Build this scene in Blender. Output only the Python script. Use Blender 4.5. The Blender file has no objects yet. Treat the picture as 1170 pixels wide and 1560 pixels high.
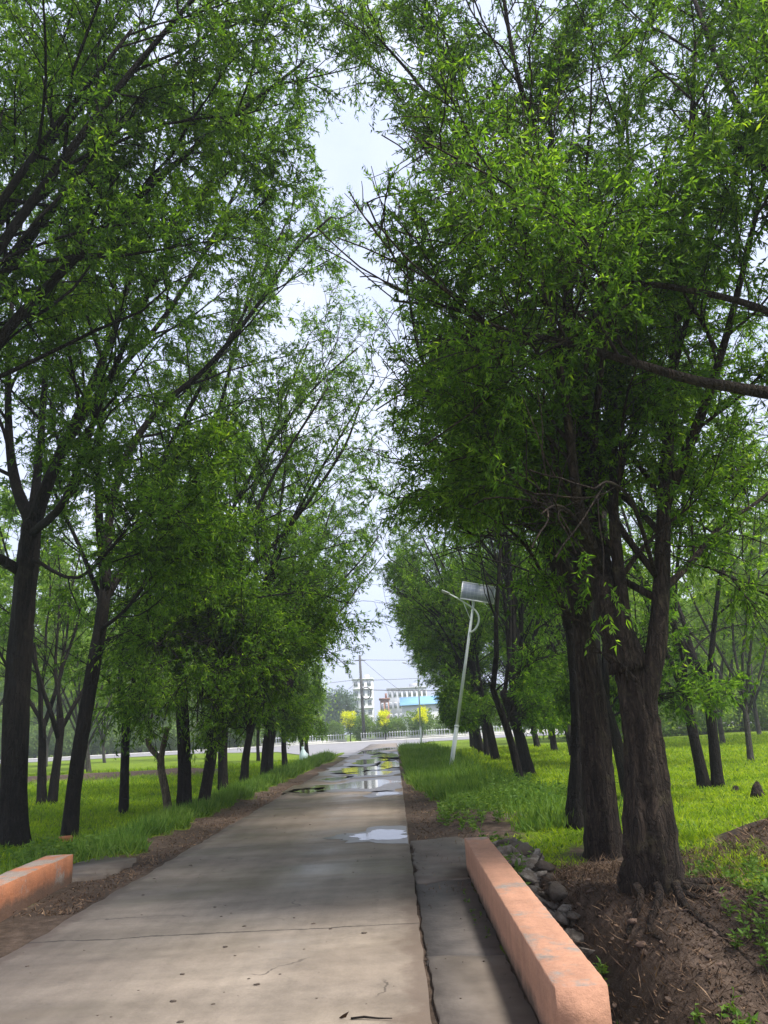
import bpy, math, random
import numpy as np
from mathutils import Matrix, Vector

SC = bpy.context.scene
COL = SC.collection
R = math.radians
rng = np.random.default_rng(7)

# ------------------------------------------------------------------ camera geometry
FPX, CX, CY = 1170.0, 585.0, 780.0
EYE = 1.7
PITCH, ROLL = R(15.8616), R(3.0)

def ray(x, y):
    u, v = x - CX, CY - y
    a = (u*math.cos(ROLL) + v*math.sin(ROLL))/FPX
    b = (-u*math.sin(ROLL) + v*math.cos(ROLL))/FPX
    return np.array([a, math.cos(PITCH) - b*math.sin(PITCH), math.sin(PITCH) + b*math.cos(PITCH)])

def at(x, y, Y):
    """The place at distance Y seen in the photograph's direction (x, y)."""
    d = ray(x, y)
    return np.array([d[0]*Y/d[1], Y, EYE + d[2]*Y/d[1]])

def gr(x, y, z=0.0):
    d = ray(x, y); t = (z - EYE)/d[2]
    return np.array([d[0]*t, d[1]*t, z])

# ------------------------------------------------------------------ object helpers
def tag(o, label=None, cat=None, group=None, kind=None):
    if label: o['label'] = label
    if cat: o['category'] = cat
    if group: o['group'] = group
    if kind: o['kind'] = kind
    return o

def empty(name, loc, rz=0.0, label=None, cat=None, group=None):
    o = bpy.data.objects.new(name, None); COL.objects.link(o)
    o.location = loc; o.rotation_euler = (0, 0, rz)
    return tag(o, label, cat, group)

class MB:
    """Collects vertices and faces and links them as one mesh object."""
    def __init__(s): s.v = []; s.f = []; s.n = 0; s.tint = []
    def add(s, v, f, tint=None):
        v = np.asarray(v, float).reshape(-1, 3)
        s.v.append(v)
        for q in f:
            q = np.asarray(q, int)
            s.f.append((q + s.n))
        s.tint.append(np.full(len(v), 0.5) if tint is None else np.broadcast_to(np.asarray(tint, float), (len(v),)))
        s.n += len(v)
    def build(s, name, mat, parent=None, smooth=False, loc=None):
        v = np.concatenate(s.v) if s.v else np.zeros((0, 3))
        tris = np.concatenate(s.tint) if s.tint else None
        me = bpy.data.meshes.new(name)
        me.vertices.add(len(v)); me.vertices.foreach_set('co', v.astype(np.float32).ravel())
        loops = np.concatenate([f.ravel() for f in s.f]) if s.f else np.zeros(0, int)
        sizes = np.concatenate([np.full(f.shape[0] if f.ndim == 2 else 1, f.shape[-1]) for f in s.f]) if s.f else np.zeros(0, int)
        me.loops.add(len(loops)); me.loops.foreach_set('vertex_index', loops.astype(np.int32))
        starts = np.concatenate([[0], np.cumsum(sizes)[:-1]]) if len(sizes) else sizes
        me.polygons.add(len(sizes)); me.polygons.foreach_set('loop_start', starts.astype(np.int32))
        if smooth: me.polygons.foreach_set('use_smooth', np.ones(len(sizes), bool))
        at_ = me.attributes.new('tint', 'FLOAT', 'POINT'); at_.data.foreach_set('value', tris.astype(np.float32))
        me.update(calc_edges=True)
        me.materials.append(mat)
        o = bpy.data.objects.new(name, me); COL.objects.link(o)
        if parent is not None: o.parent = parent
        if loc is not None: o.location = loc
        return o
    # shapes
    def box(s, c, size, rz=0.0, bev=0.0, M=None):
        hx, hy, hz = [q/2 for q in size]
        if bev > 0:
            v = []
            for z, ins in ((-hz, bev), (-hz+bev, 0), (hz-bev, 0), (hz, bev)):
                for (sx, sy) in ((-1, -1), (1, -1), (1, 1), (-1, 1)):
                    a, b = (hx-ins), (hy-ins)
                    e = bev
                    if sx*sy > 0:
                        p = [(sx*a, sy*(b-e)), (sx*(a-e), sy*b)]
                    else:
                        p = [(sx*(a-e), sy*b), (sx*a, sy*(b-e))]
                    v += [(q[0], q[1], z) for q in p]
            v = np.array(v); f = []
            for k in range(3):
                for i in range(8):
                    j = (i+1) % 8
                    f.append([k*8+i, k*8+j, k*8+8+j, k*8+8+i])
            F = [np.array(f), np.array([[7-i for i in range(8)]]), np.array([[24+i for i in range(8)]])]
        else:
            v = np.array([(sx*hx, sy*hy, sz*hz) for sz in (-1, 1) for (sx, sy) in ((-1, -1), (1, -1), (1, 1), (-1, 1))])
            F = [np.array([[3, 2, 1, 0], [4, 5, 6, 7], [0, 1, 5, 4], [1, 2, 6, 5], [2, 3, 7, 6], [3, 0, 4, 7]])]
        if M is not None:
            v = v @ np.array(M).T
        else:
            cz, sz_ = math.cos(rz), math.sin(rz)
            v = np.stack([v[:, 0]*cz - v[:, 1]*sz_, v[:, 0]*sz_ + v[:, 1]*cz, v[:, 2]], 1)
        s.add(v + np.asarray(c), F)
    def tube(s, pts, rad, n=6, cap=True, tint=None, wob=None):
        pts = np.asarray(pts, float); m = len(pts)
        rad = np.broadcast_to(np.asarray(rad, float), (m,))
        t = np.gradient(pts, axis=0); t /= np.linalg.norm(t, axis=1)[:, None] + 1e-9
        d = t.mean(0)
        ref = np.eye(3)[int(np.argmin(np.abs(d)))]
        a = np.cross(t, ref); a /= np.linalg.norm(a, axis=1)[:, None] + 1e-9
        b = np.cross(t, a)
        th = np.linspace(0, 2*math.pi, n, endpoint=False)
        rr = rad[:, None]*(np.ones(n) if wob is None else wob)
        v = pts[:, None] + a[:, None]*(np.cos(th)*rr)[..., None] + b[:, None]*(np.sin(th)*rr)[..., None]
        i = np.arange(m-1)[:, None]*n; j = np.arange(n); k = (j+1) % n
        F = [np.stack([i+j, i+k, i+n+k, i+n+j], -1).reshape(-1, 4)]
        if cap:
            F += [np.arange(n)[None, ::-1], (np.arange(n) + (m-1)*n)[None]]
        s.add(v.reshape(-1, 3), F, tint)
    def sticks(s, P0, P1, P2, r0, r1):
        """Many thin three-sided three-point twigs at once."""
        N = len(P0)
        if N == 0: return
        t = P2 - P0; t = t/(np.linalg.norm(t, axis=1)[:, None] + 1e-9)
        ref = np.where(np.abs(t[:, 2:3]) < .8, np.array([[0, 0, 1.]]), np.array([[1., 0, 0]]))
        a = np.cross(t, ref); a /= np.linalg.norm(a, axis=1)[:, None] + 1e-9
        b = np.cross(t, a)
        th = np.array([0, 2.094, 4.189])
        ring = a[:, None]*np.cos(th)[None, :, None] + b[:, None]*np.sin(th)[None, :, None]
        rm = (r0 + r1)/2
        v = np.stack([P0[:, None] + ring*r0, P1[:, None] + ring*rm, P2[:, None] + ring*r1], 1).reshape(-1, 3)
        base = np.arange(N)[:, None]*9
        q = []
        for l in range(2):
            for j in range(3):
                k = (j+1) % 3
                q.append([l*3+j, l*3+k, l*3+3+k, l*3+3+j])
        F = (base[:, :, None] + np.array(q)[None]).reshape(-1, 4)
        s.add(v, [F])
    def leaves(s, P, D, L, W, tint, rng, bend=.12):
        N = len(P)
        if N == 0: return
        D = D/(np.linalg.norm(D, axis=1)[:, None] + 1e-9)
        q = rng.normal(size=(N, 3)); S = np.cross(D, q); S /= np.linalg.norm(S, axis=1)[:, None] + 1e-9
        Nn = np.cross(S, D)
        L = np.broadcast_to(L, (N,))[:, None]; W = np.broadcast_to(W, (N,))[:, None]
        mid = P + D*L*.42 + Nn*L*bend
        v = np.stack([P, mid + S*W*.5, P + D*L, mid - S*W*.5], 1).reshape(-1, 3)
        s.add(v, [np.arange(N*4).reshape(N, 4)], np.repeat(tint, 4))
    def blob(s, c, rad, rng, n=2, amp=.25, sq=(1, 1, 1)):
        """One irregular stone."""
        v, f = ico(n)
        ph = rng.uniform(0, 6.28, 6); k = rng.uniform(1.2, 3.0, 6)
        w = 1 + amp*(np.sin(v[:, 0]*k[0]+ph[0]) * np.sin(v[:, 1]*k[1]+ph[1]) + .6*np.sin(v[:, 2]*k[2]*1.7+ph[2]) + .3*np.sin(v[:, 0]*k[3]*3+v[:, 1]*4+ph[3]))
        s.add(np.asarray(c) + v*w[:, None]*rad*np.asarray(sq), [f])

def rock_hull(q, n=14):
    import bmesh
    bm = bmesh.new()
    p = q.normal(size=(n, 3)); p /= np.linalg.norm(p, axis=1)[:, None]; p *= q.uniform(.75, 1.1, (n, 1))
    for c in p: bm.verts.new(c)
    r_ = bmesh.ops.convex_hull(bm, input=bm.verts)
    bmesh.ops.bevel(bm, geom=list(bm.edges), offset=.07, segments=1, affect='EDGES')
    bmesh.ops.triangulate(bm, faces=bm.faces)
    bm.verts.index_update(); v = np.array([c.co[:] for c in bm.verts]); f = np.array([[c.index for c in g_.verts] for g_ in bm.faces]); bm.free()
    return v, f

_ico = {}
def ico(n):
    if n in _ico: return _ico[n]
    import bmesh
    bm = bmesh.new(); bmesh.ops.create_icosphere(bm, subdivisions=n, radius=1)
    v = np.array([q.co[:] for q in bm.verts]); f = np.array([[q.index for q in p.verts] for p in bm.faces]); bm.free()
    _ico[n] = (v, f); return _ico[n]

def smooth_path(pts, per=5):
    p = np.asarray(pts, float)
    if len(p) < 3: 
        return np.linspace(p[0], p[-1], per+1)
    q = np.vstack([2*p[0]-p[1], p, 2*p[-1]-p[-2]])
    out = []
    for i in range(1, len(q)-2):
        for t in np.linspace(0, 1, per, endpoint=False):
            a, b, c, d = q[i-1], q[i], q[i+1], q[i+2]
            out.append(.5*((2*b) + (c-a)*t + (2*a-5*b+4*c-d)*t*t + (-a+3*b-3*c+d)*t**3))
    out.append(p[-1])
    return np.array(out)

def nrm(v):
    v = np.asarray(v, float); return v/(np.linalg.norm(v) + 1e-9)

def wav(x, y, s=1.0, o=0.0):
    return (np.sin(x*1.3*s+o) * np.cos(y*1.7*s+o*1.3) + .5*np.sin(x*3.1*s+y*2.3*s+o*2) + .3*np.sin(x*6.7*s-y*5.9*s+o*3))/1.8

# ------------------------------------------------------------------ materials
def nodes(name):
    m = bpy.data.materials.new(name); m.use_nodes = True
    nt = m.node_tree; nt.nodes.clear()
    out = nt.nodes.new('ShaderNodeOutputMaterial')
    return m, nt, out

def N(nt, kind, **kw):
    n = nt.nodes.new('ShaderNode' + kind)
    for k, v in kw.items():
        if k in n.inputs.keys(): n.inputs[k].default_value = v
        else: setattr(n, k, v)
    return n

def noise(nt, scale, detail=5, rough=.6, vec=None, dist=0.0):
    n = N(nt, 'TexNoise'); n.inputs['Scale'].default_value = scale; n.inputs['Detail'].default_value = detail
    n.inputs['Roughness'].default_value = rough; n.inputs['Distortion'].default_value = dist
    if vec is not None: nt.links.new(vec, n.inputs['Vector'])
    return n.outputs['Fac']

def ramp(nt, fac, stops, interp='LINEAR'):
    r = N(nt, 'ValToRGB'); r.color_ramp.interpolation = interp
    e = r.color_ramp.elements
    while len(e) < len(stops): e.new(.5)
    for k, (p, c) in enumerate(stops):
        e[k].position = p
        e[k].color = (c, c, c, 1) if not hasattr(c, '__len__') else (*c, 1)
    nt.links.new(fac, r.inputs['Fac']); return r.outputs['Color']

def mix(nt, fac, a, b, blend='MIX'):
    m = N(nt, 'Mix'); m.data_type = 'RGBA'; m.blend_type = blend
    def put(sock, val):
        if hasattr(val, 'is_output'): nt.links.new(val, sock)
        elif hasattr(val, '__len__'): sock.default_value = (*val, 1)
        else: sock.default_value = val
    put(m.inputs[0], fac); put(m.inputs[6], a); put(m.inputs[7], b)
    return m.outputs[2]

def math_(nt, op, a, b=None, c=None):
    m = N(nt, 'Math'); m.operation = op
    for i, v in enumerate((a, b, c)):
        if v is None: continue
        if hasattr(v, 'is_output'): nt.links.new(v, m.inputs[i])
        else: m.inputs[i].default_value = v
    return m.outputs[0]

def coords(nt, scale=None):
    t = N(nt, 'TexCoord').outputs['Object']
    if scale is None: return t
    mp = N(nt, 'Mapping'); mp.inputs['Scale'].default_value = scale
    nt.links.new(t, mp.inputs['Vector']); return mp.outputs['Vector']

def bump(nt, h, strength=.4, dist=.02):
    b = N(nt, 'Bump'); b.inputs['Strength'].default_value = strength; b.inputs['Distance'].default_value = dist
    nt.links.new(h, b.inputs['Height']); return b.outputs['Normal']

def principled(nt, out, col, rough=.7, normal=None, metal=0.0, spec=.4):
    p = N(nt, 'BsdfPrincipled')
    for s, v in (('Base Color', col), ('Roughness', rough), ('Metallic', metal), ('Specular IOR Level', spec)):
        if hasattr(v, 'is_output'): nt.links.new(v, p.inputs[s])
        elif hasattr(v, '__len__'): p.inputs[s].default_value = (*v, 1)
        else: p.inputs[s].default_value = v
    if normal is not None: nt.links.new(normal, p.inputs['Normal'])
    nt.links.new(p.outputs[0], out.inputs['Surface']); return p

def stone_mix(name):
    m, nt, out = nodes(name); c = coords(nt)
    a = N(nt, 'Attribute'); a.attribute_name = 'tint'
    col = ramp(nt, a.outputs['Fac'], [(0, (.09, .075, .06)), (.35, (.20, .18, .155)), (.7, (.30, .265, .22)), (1, (.36, .34, .31))])
    f = noise(nt, 7, 8, .75, c)
    col = mix(nt, ramp(nt, f, [(.42, .75), (.62, 0.0)]), col, (.075, .054, .04))
    principled(nt, out, col, .9, bump(nt, noise(nt, 22, 7, .75, c), .9, .03), 0, .2); return m

def plain(name, a, b=None, scale=6, rough=.6, metal=0.0, bs=.2, spec=.4):
    m, nt, out = nodes(name)
    c = coords(nt)
    f = noise(nt, scale, 6, .65, c)
    b = b or tuple(q*.75 for q in a)
    col = ramp(nt, f, [(.35, a), (.65, b)])
    principled(nt, out, col, rough, bump(nt, noise(nt, scale*6, 4, .6, c), bs, .01), metal, spec)
    return m

def leaf_material(name, stops, trans=.45, tmul=1.6, rough=.45):
    m, nt, out = nodes(name)
    a = N(nt, 'Attribute'); a.attribute_name = 'tint'
    col = ramp(nt, a.outputs['Fac'], stops)
    d = N(nt, 'BsdfPrincipled'); nt.links.new(col, d.inputs['Base Color']); d.inputs['Roughness'].default_value = rough
    d.inputs['Specular IOR Level'].default_value = .12
    t = N(nt, 'BsdfTranslucent')
    tc = mix(nt, 1.0, col, (tmul*1.02, tmul, tmul*.42), 'MULTIPLY')
    nt.links.new(tc, t.inputs['Color'])
    ms = N(nt, 'MixShader'); ms.inputs[0].default_value = trans
    nt.links.new(d.outputs[0], ms.inputs[1]); nt.links.new(t.outputs[0], ms.inputs[2])
    nt.links.new(ms.outputs[0], out.inputs['Surface'])
    return m

LEAF = leaf_material('willow_leaf', [(0, (.019, .052, .007)), (.42, (.063, .138, .013)), (.8, (.152, .265, .026)), (1, (.28, .39, .04))], .56, 2.0)
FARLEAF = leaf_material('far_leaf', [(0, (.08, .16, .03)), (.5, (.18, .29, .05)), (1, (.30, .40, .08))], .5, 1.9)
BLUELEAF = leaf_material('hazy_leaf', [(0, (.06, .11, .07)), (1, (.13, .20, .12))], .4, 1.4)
SHRUB = leaf_material('shrub_leaf', [(0, (.09, .17, .04)), (1, (.24, .34, .08))], .4, 1.6)
YELLOW = leaf_material('yellow_blossom', [(0, (.58, .62, .008)), (1, (.90, .92, .015))], .4, 1.2)
GRASS = leaf_material('grass_blade', [(0, (.08, .155, .006)), (.5, (.19, .30, .010)), (1, (.34, .42, .018))], .45, 1.7, .5)
WEED = leaf_material('weed_leaf', [(0, (.04, .10, .015)), (.5, (.10, .19, .03)), (1, (.18, .27, .05))], .4, 1.6, .5)
LITTER = leaf_material('dry_litter', [(0, (.035, .022, .015)), (.5, (.11, .068, .044)), (1, (.30, .20, .125))], .1, 1.0, .8)

def bark_material(name, dark, mid, light):
    m, nt, out = nodes(name)
    c = coords(nt, (1, 1, .13))
    f1 = noise(nt, 17, 8, .75, c, 1.1); f2 = noise(nt, 1.6, 3, .5, coords(nt))
    col = ramp(nt, f1, [(.38, dark), (.52, mid), (.66, light)])
    col = mix(nt, math_(nt, 'MULTIPLY', f2, .55), col, tuple(q*.5 for q in mid))
    pl = N(nt, 'TexVoronoi'); pl.feature = 'DISTANCE_TO_EDGE'; pl.inputs['Scale'].default_value = 16
    wv = N(nt, 'Mapping'); wv.inputs['Scale'].default_value = (1, 1, .14)
    dn = N(nt, 'TexNoise'); dn.inputs['Scale'].default_value = 9; dn.inputs['Detail'].default_value = 4; nt.links.new(coords(nt), dn.inputs['Vector'])
    ad = N(nt, 'VectorMath'); ad.operation = 'MULTIPLY_ADD'; nt.links.new(dn.outputs['Color'], ad.inputs[0]); ad.inputs[1].default_value = (.12, .12, .12); nt.links.new(coords(nt), ad.inputs[2])
    nt.links.new(ad.outputs[0], wv.inputs['Vector']); nt.links.new(wv.outputs[0], pl.inputs['Vector'])
    crack = ramp(nt, pl.outputs['Distance'], [(0, .25), (.14, 1.0)])
    col = mix(nt, .5, col, crack, 'MULTIPLY')
    li = ramp(nt, noise(nt, 3.1, 6, .7, coords(nt)), [(.56, 0.0), (.70, .5)])
    col = mix(nt, li, col, tuple(q*c_ for q, c_ in zip(light, (1.0, 1.15, .85))))
    hh = math_(nt, 'ADD', f1, math_(nt, 'MULTIPLY', crack, .55))
    principled(nt, out, col, .9, bump(nt, hh, 1.0, .05), 0, .2)
    return m
BARK = bark_material('willow_bark', (.007, .0055, .005), (.020, .0155, .013), (.045, .035, .029))
BARKBROWN = bark_material('brown_bark', (.011, .008, .006), (.045, .031, .023), (.125, .09, .068))
CUTWOOD = bark_material('pale_cut_bark', (.06, .045, .035), (.18, .14, .10), (.32, .26, .19))
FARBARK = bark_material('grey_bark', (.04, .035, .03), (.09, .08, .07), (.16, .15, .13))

# ------------------------------------------------------------------ terrain
ROADL, ROADR = -3.40, 0.12

def bank_edge(x):
    return np.where(x < 1.55, 10.3, 10.3 - np.clip((x-1.55)/.95, 0, 1)*1.95) + .12*np.sin(x*5)

def H(x, y):
    x = np.asarray(x, float); y = np.asarray(y, float)
    out = np.clip((np.maximum(x-ROADR-.3, ROADL-.3-x))/1.5, 0, 1)
    z = -0.02 + out*(.05*wav(x, y, .5, 1.0) + .02*wav(x, y, 1.7, 3.0)) * np.clip(1.5-y/60, .0, 1)
    # culvert ditch on the right
    fx = np.clip((x-1.12)/.22, 0, 1); fx = fx*fx*(3-2*fx)
    t = np.clip((bank_edge(x)-y)/2.9, 0, 1); far = t*t*(3-2*t)
    t2 = np.clip((y-1.5)/2.3, 0, 1); near = t2*t2*(3-2*t2)
    z = z - 1.45*fx*far*near*np.clip(1.25-x/40, .3, 1)
    z = z + .035*fx*far*near*wav(x, y, 3.5, 2)
    # heaped soil at the right
    z = z + .42*np.exp(-(((x-5.0)/.95)**2 + ((y-10.6)/.8)**2))
    # spoil beside the road past the parapet
    z = z + .17*np.exp(-(((x-1.35)/.55)**2 + ((y-15.5)/2.2)**2)) + .10*np.exp(-(((x-1.0)/.6)**2 + ((y-20)/3.0)**2))
    z = z + .22*np.exp(-((x-2.6)/.7)**2)*np.clip((y-12)/3, 0, 1)*np.clip((70-y)/10, 0, 1)
    # left ditch behind the parapet
    fl = np.clip((-4.75-x)/.6, 0, 1)*np.exp(-((y-9.0)/1.8)**2)
    z = z - .5*fl
    # verge rises a little on the left; low bank in the field
    z = z + .10*np.exp(-((x+4.7)/.45)**2)*np.clip((y-12)/3, 0, 1)*np.clip((75-y)/10, 0, 1)
    z = z + .38*np.exp(-((y-43-.1*x)/3.2)**2)*np.clip((-8-x)/3, 0, 1)
    return z

def dirtness(x, y):
    """0 = grown over, 1 = bare soil."""
    w = wav(x, y, 1.1, .4)*.28 + wav(x, y, 3.3, 2)*.16
    dl = np.clip(1 - (ROADL-.80-x+w)/.35, 0, 1)*(x < ROADL+.4)*np.clip(1.15-(y-13)/70, .55, 1)
    dr = np.clip(1 - (x-ROADR-(.62-.55*np.clip((y-19)/7, 0, 1))+w)/.4, 0, 1)*(x > ROADR-.4)
    dr = np.maximum(dr, np.clip(1.25-np.hypot((x-1.2)/1.1, (y-14.6)/3.0)+w, 0, 1))
    road = (x > ROADL) & (x < ROADR)
    ditch = np.clip((bank_edge(x)+.55-y+w)/.7, 0, 1)*np.clip((x-1.0)/.2, 0, 1)*np.clip((4.1-x+w*2.5)/.9, 0, 1)
    mound = np.clip(1.5-np.hypot((x-5.0)/1.05, (y-10.5)/.8)+w, 0, 1)
    base = np.clip(1.4-np.hypot((x-2.7)/1.0, (y-9.6)/1.9)+w, 0, 1)
    bank = np.clip(1.3-np.abs(y-42.5-.1*x+w*2)/3.0, 0, 1)*np.clip((-8-x)/2, 0, 1)*.85
    lef = np.clip(1.2-np.hypot((x+4.5)/.9, (y-11.5)/2.2)+w, 0, 1)
    return np.clip(np.maximum.reduce([dl, dr, road*1.0, ditch, mound, base, bank, lef]), 0, 1)

def grow_axis(a, b, fine, lo, hi, fac=1.18):
    """Grid lines: fine between a and b, growing outside."""
    core = list(np.arange(a, b+fine/2, fine))
    s = fine; v = core[-1]
    while v < hi: s *= fac; v += s; core.append(min(v, hi))
    s = fine; v = core[0]; pre = []
    while v > lo: s *= fac; v -= s; pre.append(max(v, lo))
    return np.array(pre[::-1] + core)

def sheet(xs, ys, zf):
    X, Y = np.meshgrid(xs, ys)
    v = np.stack([X, Y, zf(X, Y)], -1).reshape(-1, 3)
    nx, ny = len(xs), len(ys)
    i = (np.arange(ny-1)[:, None]*nx + np.arange(nx-1)[None]).ravel()
    return v, np.stack([i, i+1, i+nx+1, i+nx], 1)

def ground_material():
    m, nt, out = nodes('meadow_and_soil')
    c = coords(nt)
    a = N(nt, 'Attribute'); a.attribute_name = 'tint'
    g = ramp(nt, noise(nt, 1.3, 6, .7, c), [(.3, (.08, .135, .009)), (.55, (.16, .235, .014)), (.72, (.25, .30, .02))])
    g2 = ramp(nt, noise(nt, 30, 4, .7, c), [(.3, .55), (.7, 1.25)])
    g = mix(nt, 1.0, g, g2, 'MULTIPLY')
    s = ramp(nt, noise(nt, 7, 8, .75, c), [(.28, (.030, .021, .015)), (.5, (.092, .064, .047)), (.72, (.20, .145, .11))])
    s = mix(nt, ramp(nt, noise(nt, .7, 3, .5, c), [(.4, .0), (.65, .7)]), s, (.05, .038, .03))
    f = math_(nt, 'ADD', a.outputs['Fac'], math_(nt, 'MULTIPLY', math_(nt, 'SUBTRACT', noise(nt, 9, 5, .7, c), .5), .9))
    f = ramp(nt, f, [(.35, 0.0), (.6, 1.0)])
    principled(nt, out, mix(nt, f, g, s), .95, bump(nt, noise(nt, 24, 6, .75, c), .9, .05), 0, .15)
    return m
GROUND = ground_material()
g = MB()
xs = grow_axis(-8, 6.5, .11, -420, 420); ys = grow_axis(3, 24, .11, -60, 640, 1.12)
v, f = sheet(xs, ys, H); g.add(v, [f], dirtness(v[:, 0], v[:, 1]))
tag(g.build('ground', GROUND, smooth=True), kind='structure')

# road
def road_material():
    m, nt, out = nodes('worn_concrete_road')
    c = coords(nt)
    sep = N(nt, 'SeparateXYZ'); nt.links.new(c, sep.inputs[0]); Y = sep.outputs[1]; X = sep.outputs[0]
    base = ramp(nt, noise(nt, .55, 6, .6, c), [(.35, (.275, .228, .182)), (.6, (.215, .175, .138))])
    streak = ramp(nt, noise(nt, 1.0, 5, .6, coords(nt, (.28, 1.5, 1))), [(.36, .62), (.62, 1.18)])
    mudf = math_(nt, 'MULTIPLY', ramp(nt, math_(nt, 'DIVIDE', Y, 60), [(.15, 0.0), (.27, .45), (.7, .3), (1, .1)]), ramp(nt, noise(nt, .9, 4, .6, coords(nt, (.5, 1.3, 1))), [(.3, .35), (.6, 1.0)]))
    col = mix(nt, mudf, base, (.24, .172, .122))
    col = mix(nt, .5, col, streak, 'MULTIPLY')
    fine = ramp(nt, noise(nt, 42, 5, .8, c), [(.25, .72), (.7, 1.1)])
    col = mix(nt, .7, col, fine, 'MULTIPLY')
    mott = ramp(nt, noise(nt, 4.5, 12, .78, c), [(.3, .70), (.5, 1.0), (.7, 1.16)])
    col = mix(nt, .8, col, mott, 'MULTIPLY')
    grit = ramp(nt, noise(nt, 170, 3, .8, c), [(.3, .7), (.7, 1.25)])
    col = mix(nt, .8, col, grit, 'MULTIPLY')
    tyre = ramp(nt, noise(nt, 1.2, 6, .65, coords(nt, (2.6, .10, 1))), [(.35, .82), (.6, 1.06)])
    col = mix(nt, .8, col, tyre, 'MULTIPLY')
    spots = ramp(nt, noise(nt, 9, 2, .5, c), [(.74, 0.0), (.80, .6)])
    col = mix(nt, spots, col, (.11, .09, .075))
    # soil washed on to the edges
    edge = math_(nt, 'ADD', math_(nt, 'ABSOLUTE', math_(nt, 'ADD', X, 1.64)), math_(nt, 'MULTIPLY', noise(nt, 3.0, 5, .7, c), .6))
    col = mix(nt, ramp(nt, math_(nt, 'MULTIPLY', edge, .5), [(.93, 0.0), (1.0, .75)]), col, (.12, .09, .07))
    vc = N(nt, 'TexVoronoi'); vc.feature = 'DISTANCE_TO_EDGE'; vc.inputs['Scale'].default_value = .42
    nz = N(nt, 'TexNoise'); nz.inputs['Scale'].default_value = 1.7; nz.inputs['Detail'].default_value = 8; nt.links.new(c, nz.inputs['Vector'])
    va_ = N(nt, 'VectorMath'); va_.operation = 'MULTIPLY_ADD'; nt.links.new(nz.outputs['Color'], va_.inputs[0]); va_.inputs[1].default_value = (.7, .7, .7); nt.links.new(c, va_.inputs[2]); nt.links.new(va_.outputs[0], vc.inputs['Vector'])
    hair = math_(nt, 'MULTIPLY', math_(nt, 'LESS_THAN', vc.outputs['Distance'], .0035), ramp(nt, noise(nt, .8, 3, .5, c), [(.5, 0.0), (.56, .7)]))
    col = mix(nt, hair, col, (.05, .04, .033))
    # slab joints
    wob = math_(nt, 'MULTIPLY', math_(nt, 'SUBTRACT', noise(nt, 1.6, 6, .7, c), .5), .22)
    for y0, w in ((7.63, .016), (13.2, .018), (18.9, .02), (25, .03), (31, .03), (37, .04), (43, .05)):
        d = math_(nt, 'ABSOLUTE', math_(nt, 'SUBTRACT', math_(nt, 'ADD', Y, wob), y0))
        k = math_(nt, 'LESS_THAN', d, math_(nt, 'MULTIPLY', noise(nt, 7, 3, .6, c), w*2.0))
        col = mix(nt, math_(nt, 'MULTIPLY', k, .8), col, (.045, .037, .03))
    rough = ramp(nt, noise(nt, .8, 4, .6, coords(nt, (.4, 1, 1))), [(.35, .38), (.6, .75)])
    principled(nt, out, col, rough, bump(nt, noise(nt, 60, 5, .7, c), .25, .01), 0, .35)
    return m
ROAD = road_material()
r = MB()
ys_ = np.concatenate([np.arange(-6, 30, .25), np.arange(30, 106.5, 1.0)])
xl = ROADL + .05*wav(ys_, ys_*.3, 2.3) ; xr = ROADR + .018*wav(ys_, ys_*.5, 3.1)
v = []; 
for k in range(len(ys_)):
    v += [(xl[k], ys_[k], -.06), (xl[k], ys_[k], .03), (xr[k], ys_[k], .03), (xr[k], ys_[k], -.06)]
f = []
for k in range(len(ys_)-1):
    for j in range(3): f.append([k*4+j, k*4+j+1, k*4+5+j, k*4+4+j][::-1])
r.add(v, [np.array(f)])
tag(r.build('road', ROAD), kind='structure')

ASPH = plain('pale_asphalt', (.27, .26, .27), (.21, .205, .215), .7, .8)
r = MB()
P = [(-4.6, 97), (-3.5, 85), (-3.42, 106), (0.3, 106), (.6, 98), (2.8, 106), (300, 106), (300, 127), (-300, 127), (-300, 106), (-9, 106)]
r.add([(-3.3, 56, .026), (-3.3, 106.5, .026), (-26, 106.5, .026), (-13, 88, .026), (-7.2, 66, .026)], [np.array([[0, 1, 2, 3, 4]])])
r.add([(0.05, 72, .026), (.9, 76, .026), (4.5, 106.5, .026), (0.05, 106.5, .026)], [np.array([[0, 1, 2, 3]])])
r.add([(-300, 106, .024), (300, 106, .024), (300, 127, .10), (-300, 127, .10)], [np.array([[0, 1, 2, 3]])])
tag(r.build('crossing_road', ASPH), kind='structure')
KERB = plain('pale_kerb', (.62, .60, .56), (.5, .48, .45), 1, .8)
r = MB(); r.box((0, 128.2, .12), (600, 2.0, .28))
tag(r.build('kerb', KERB), kind='structure')

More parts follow.
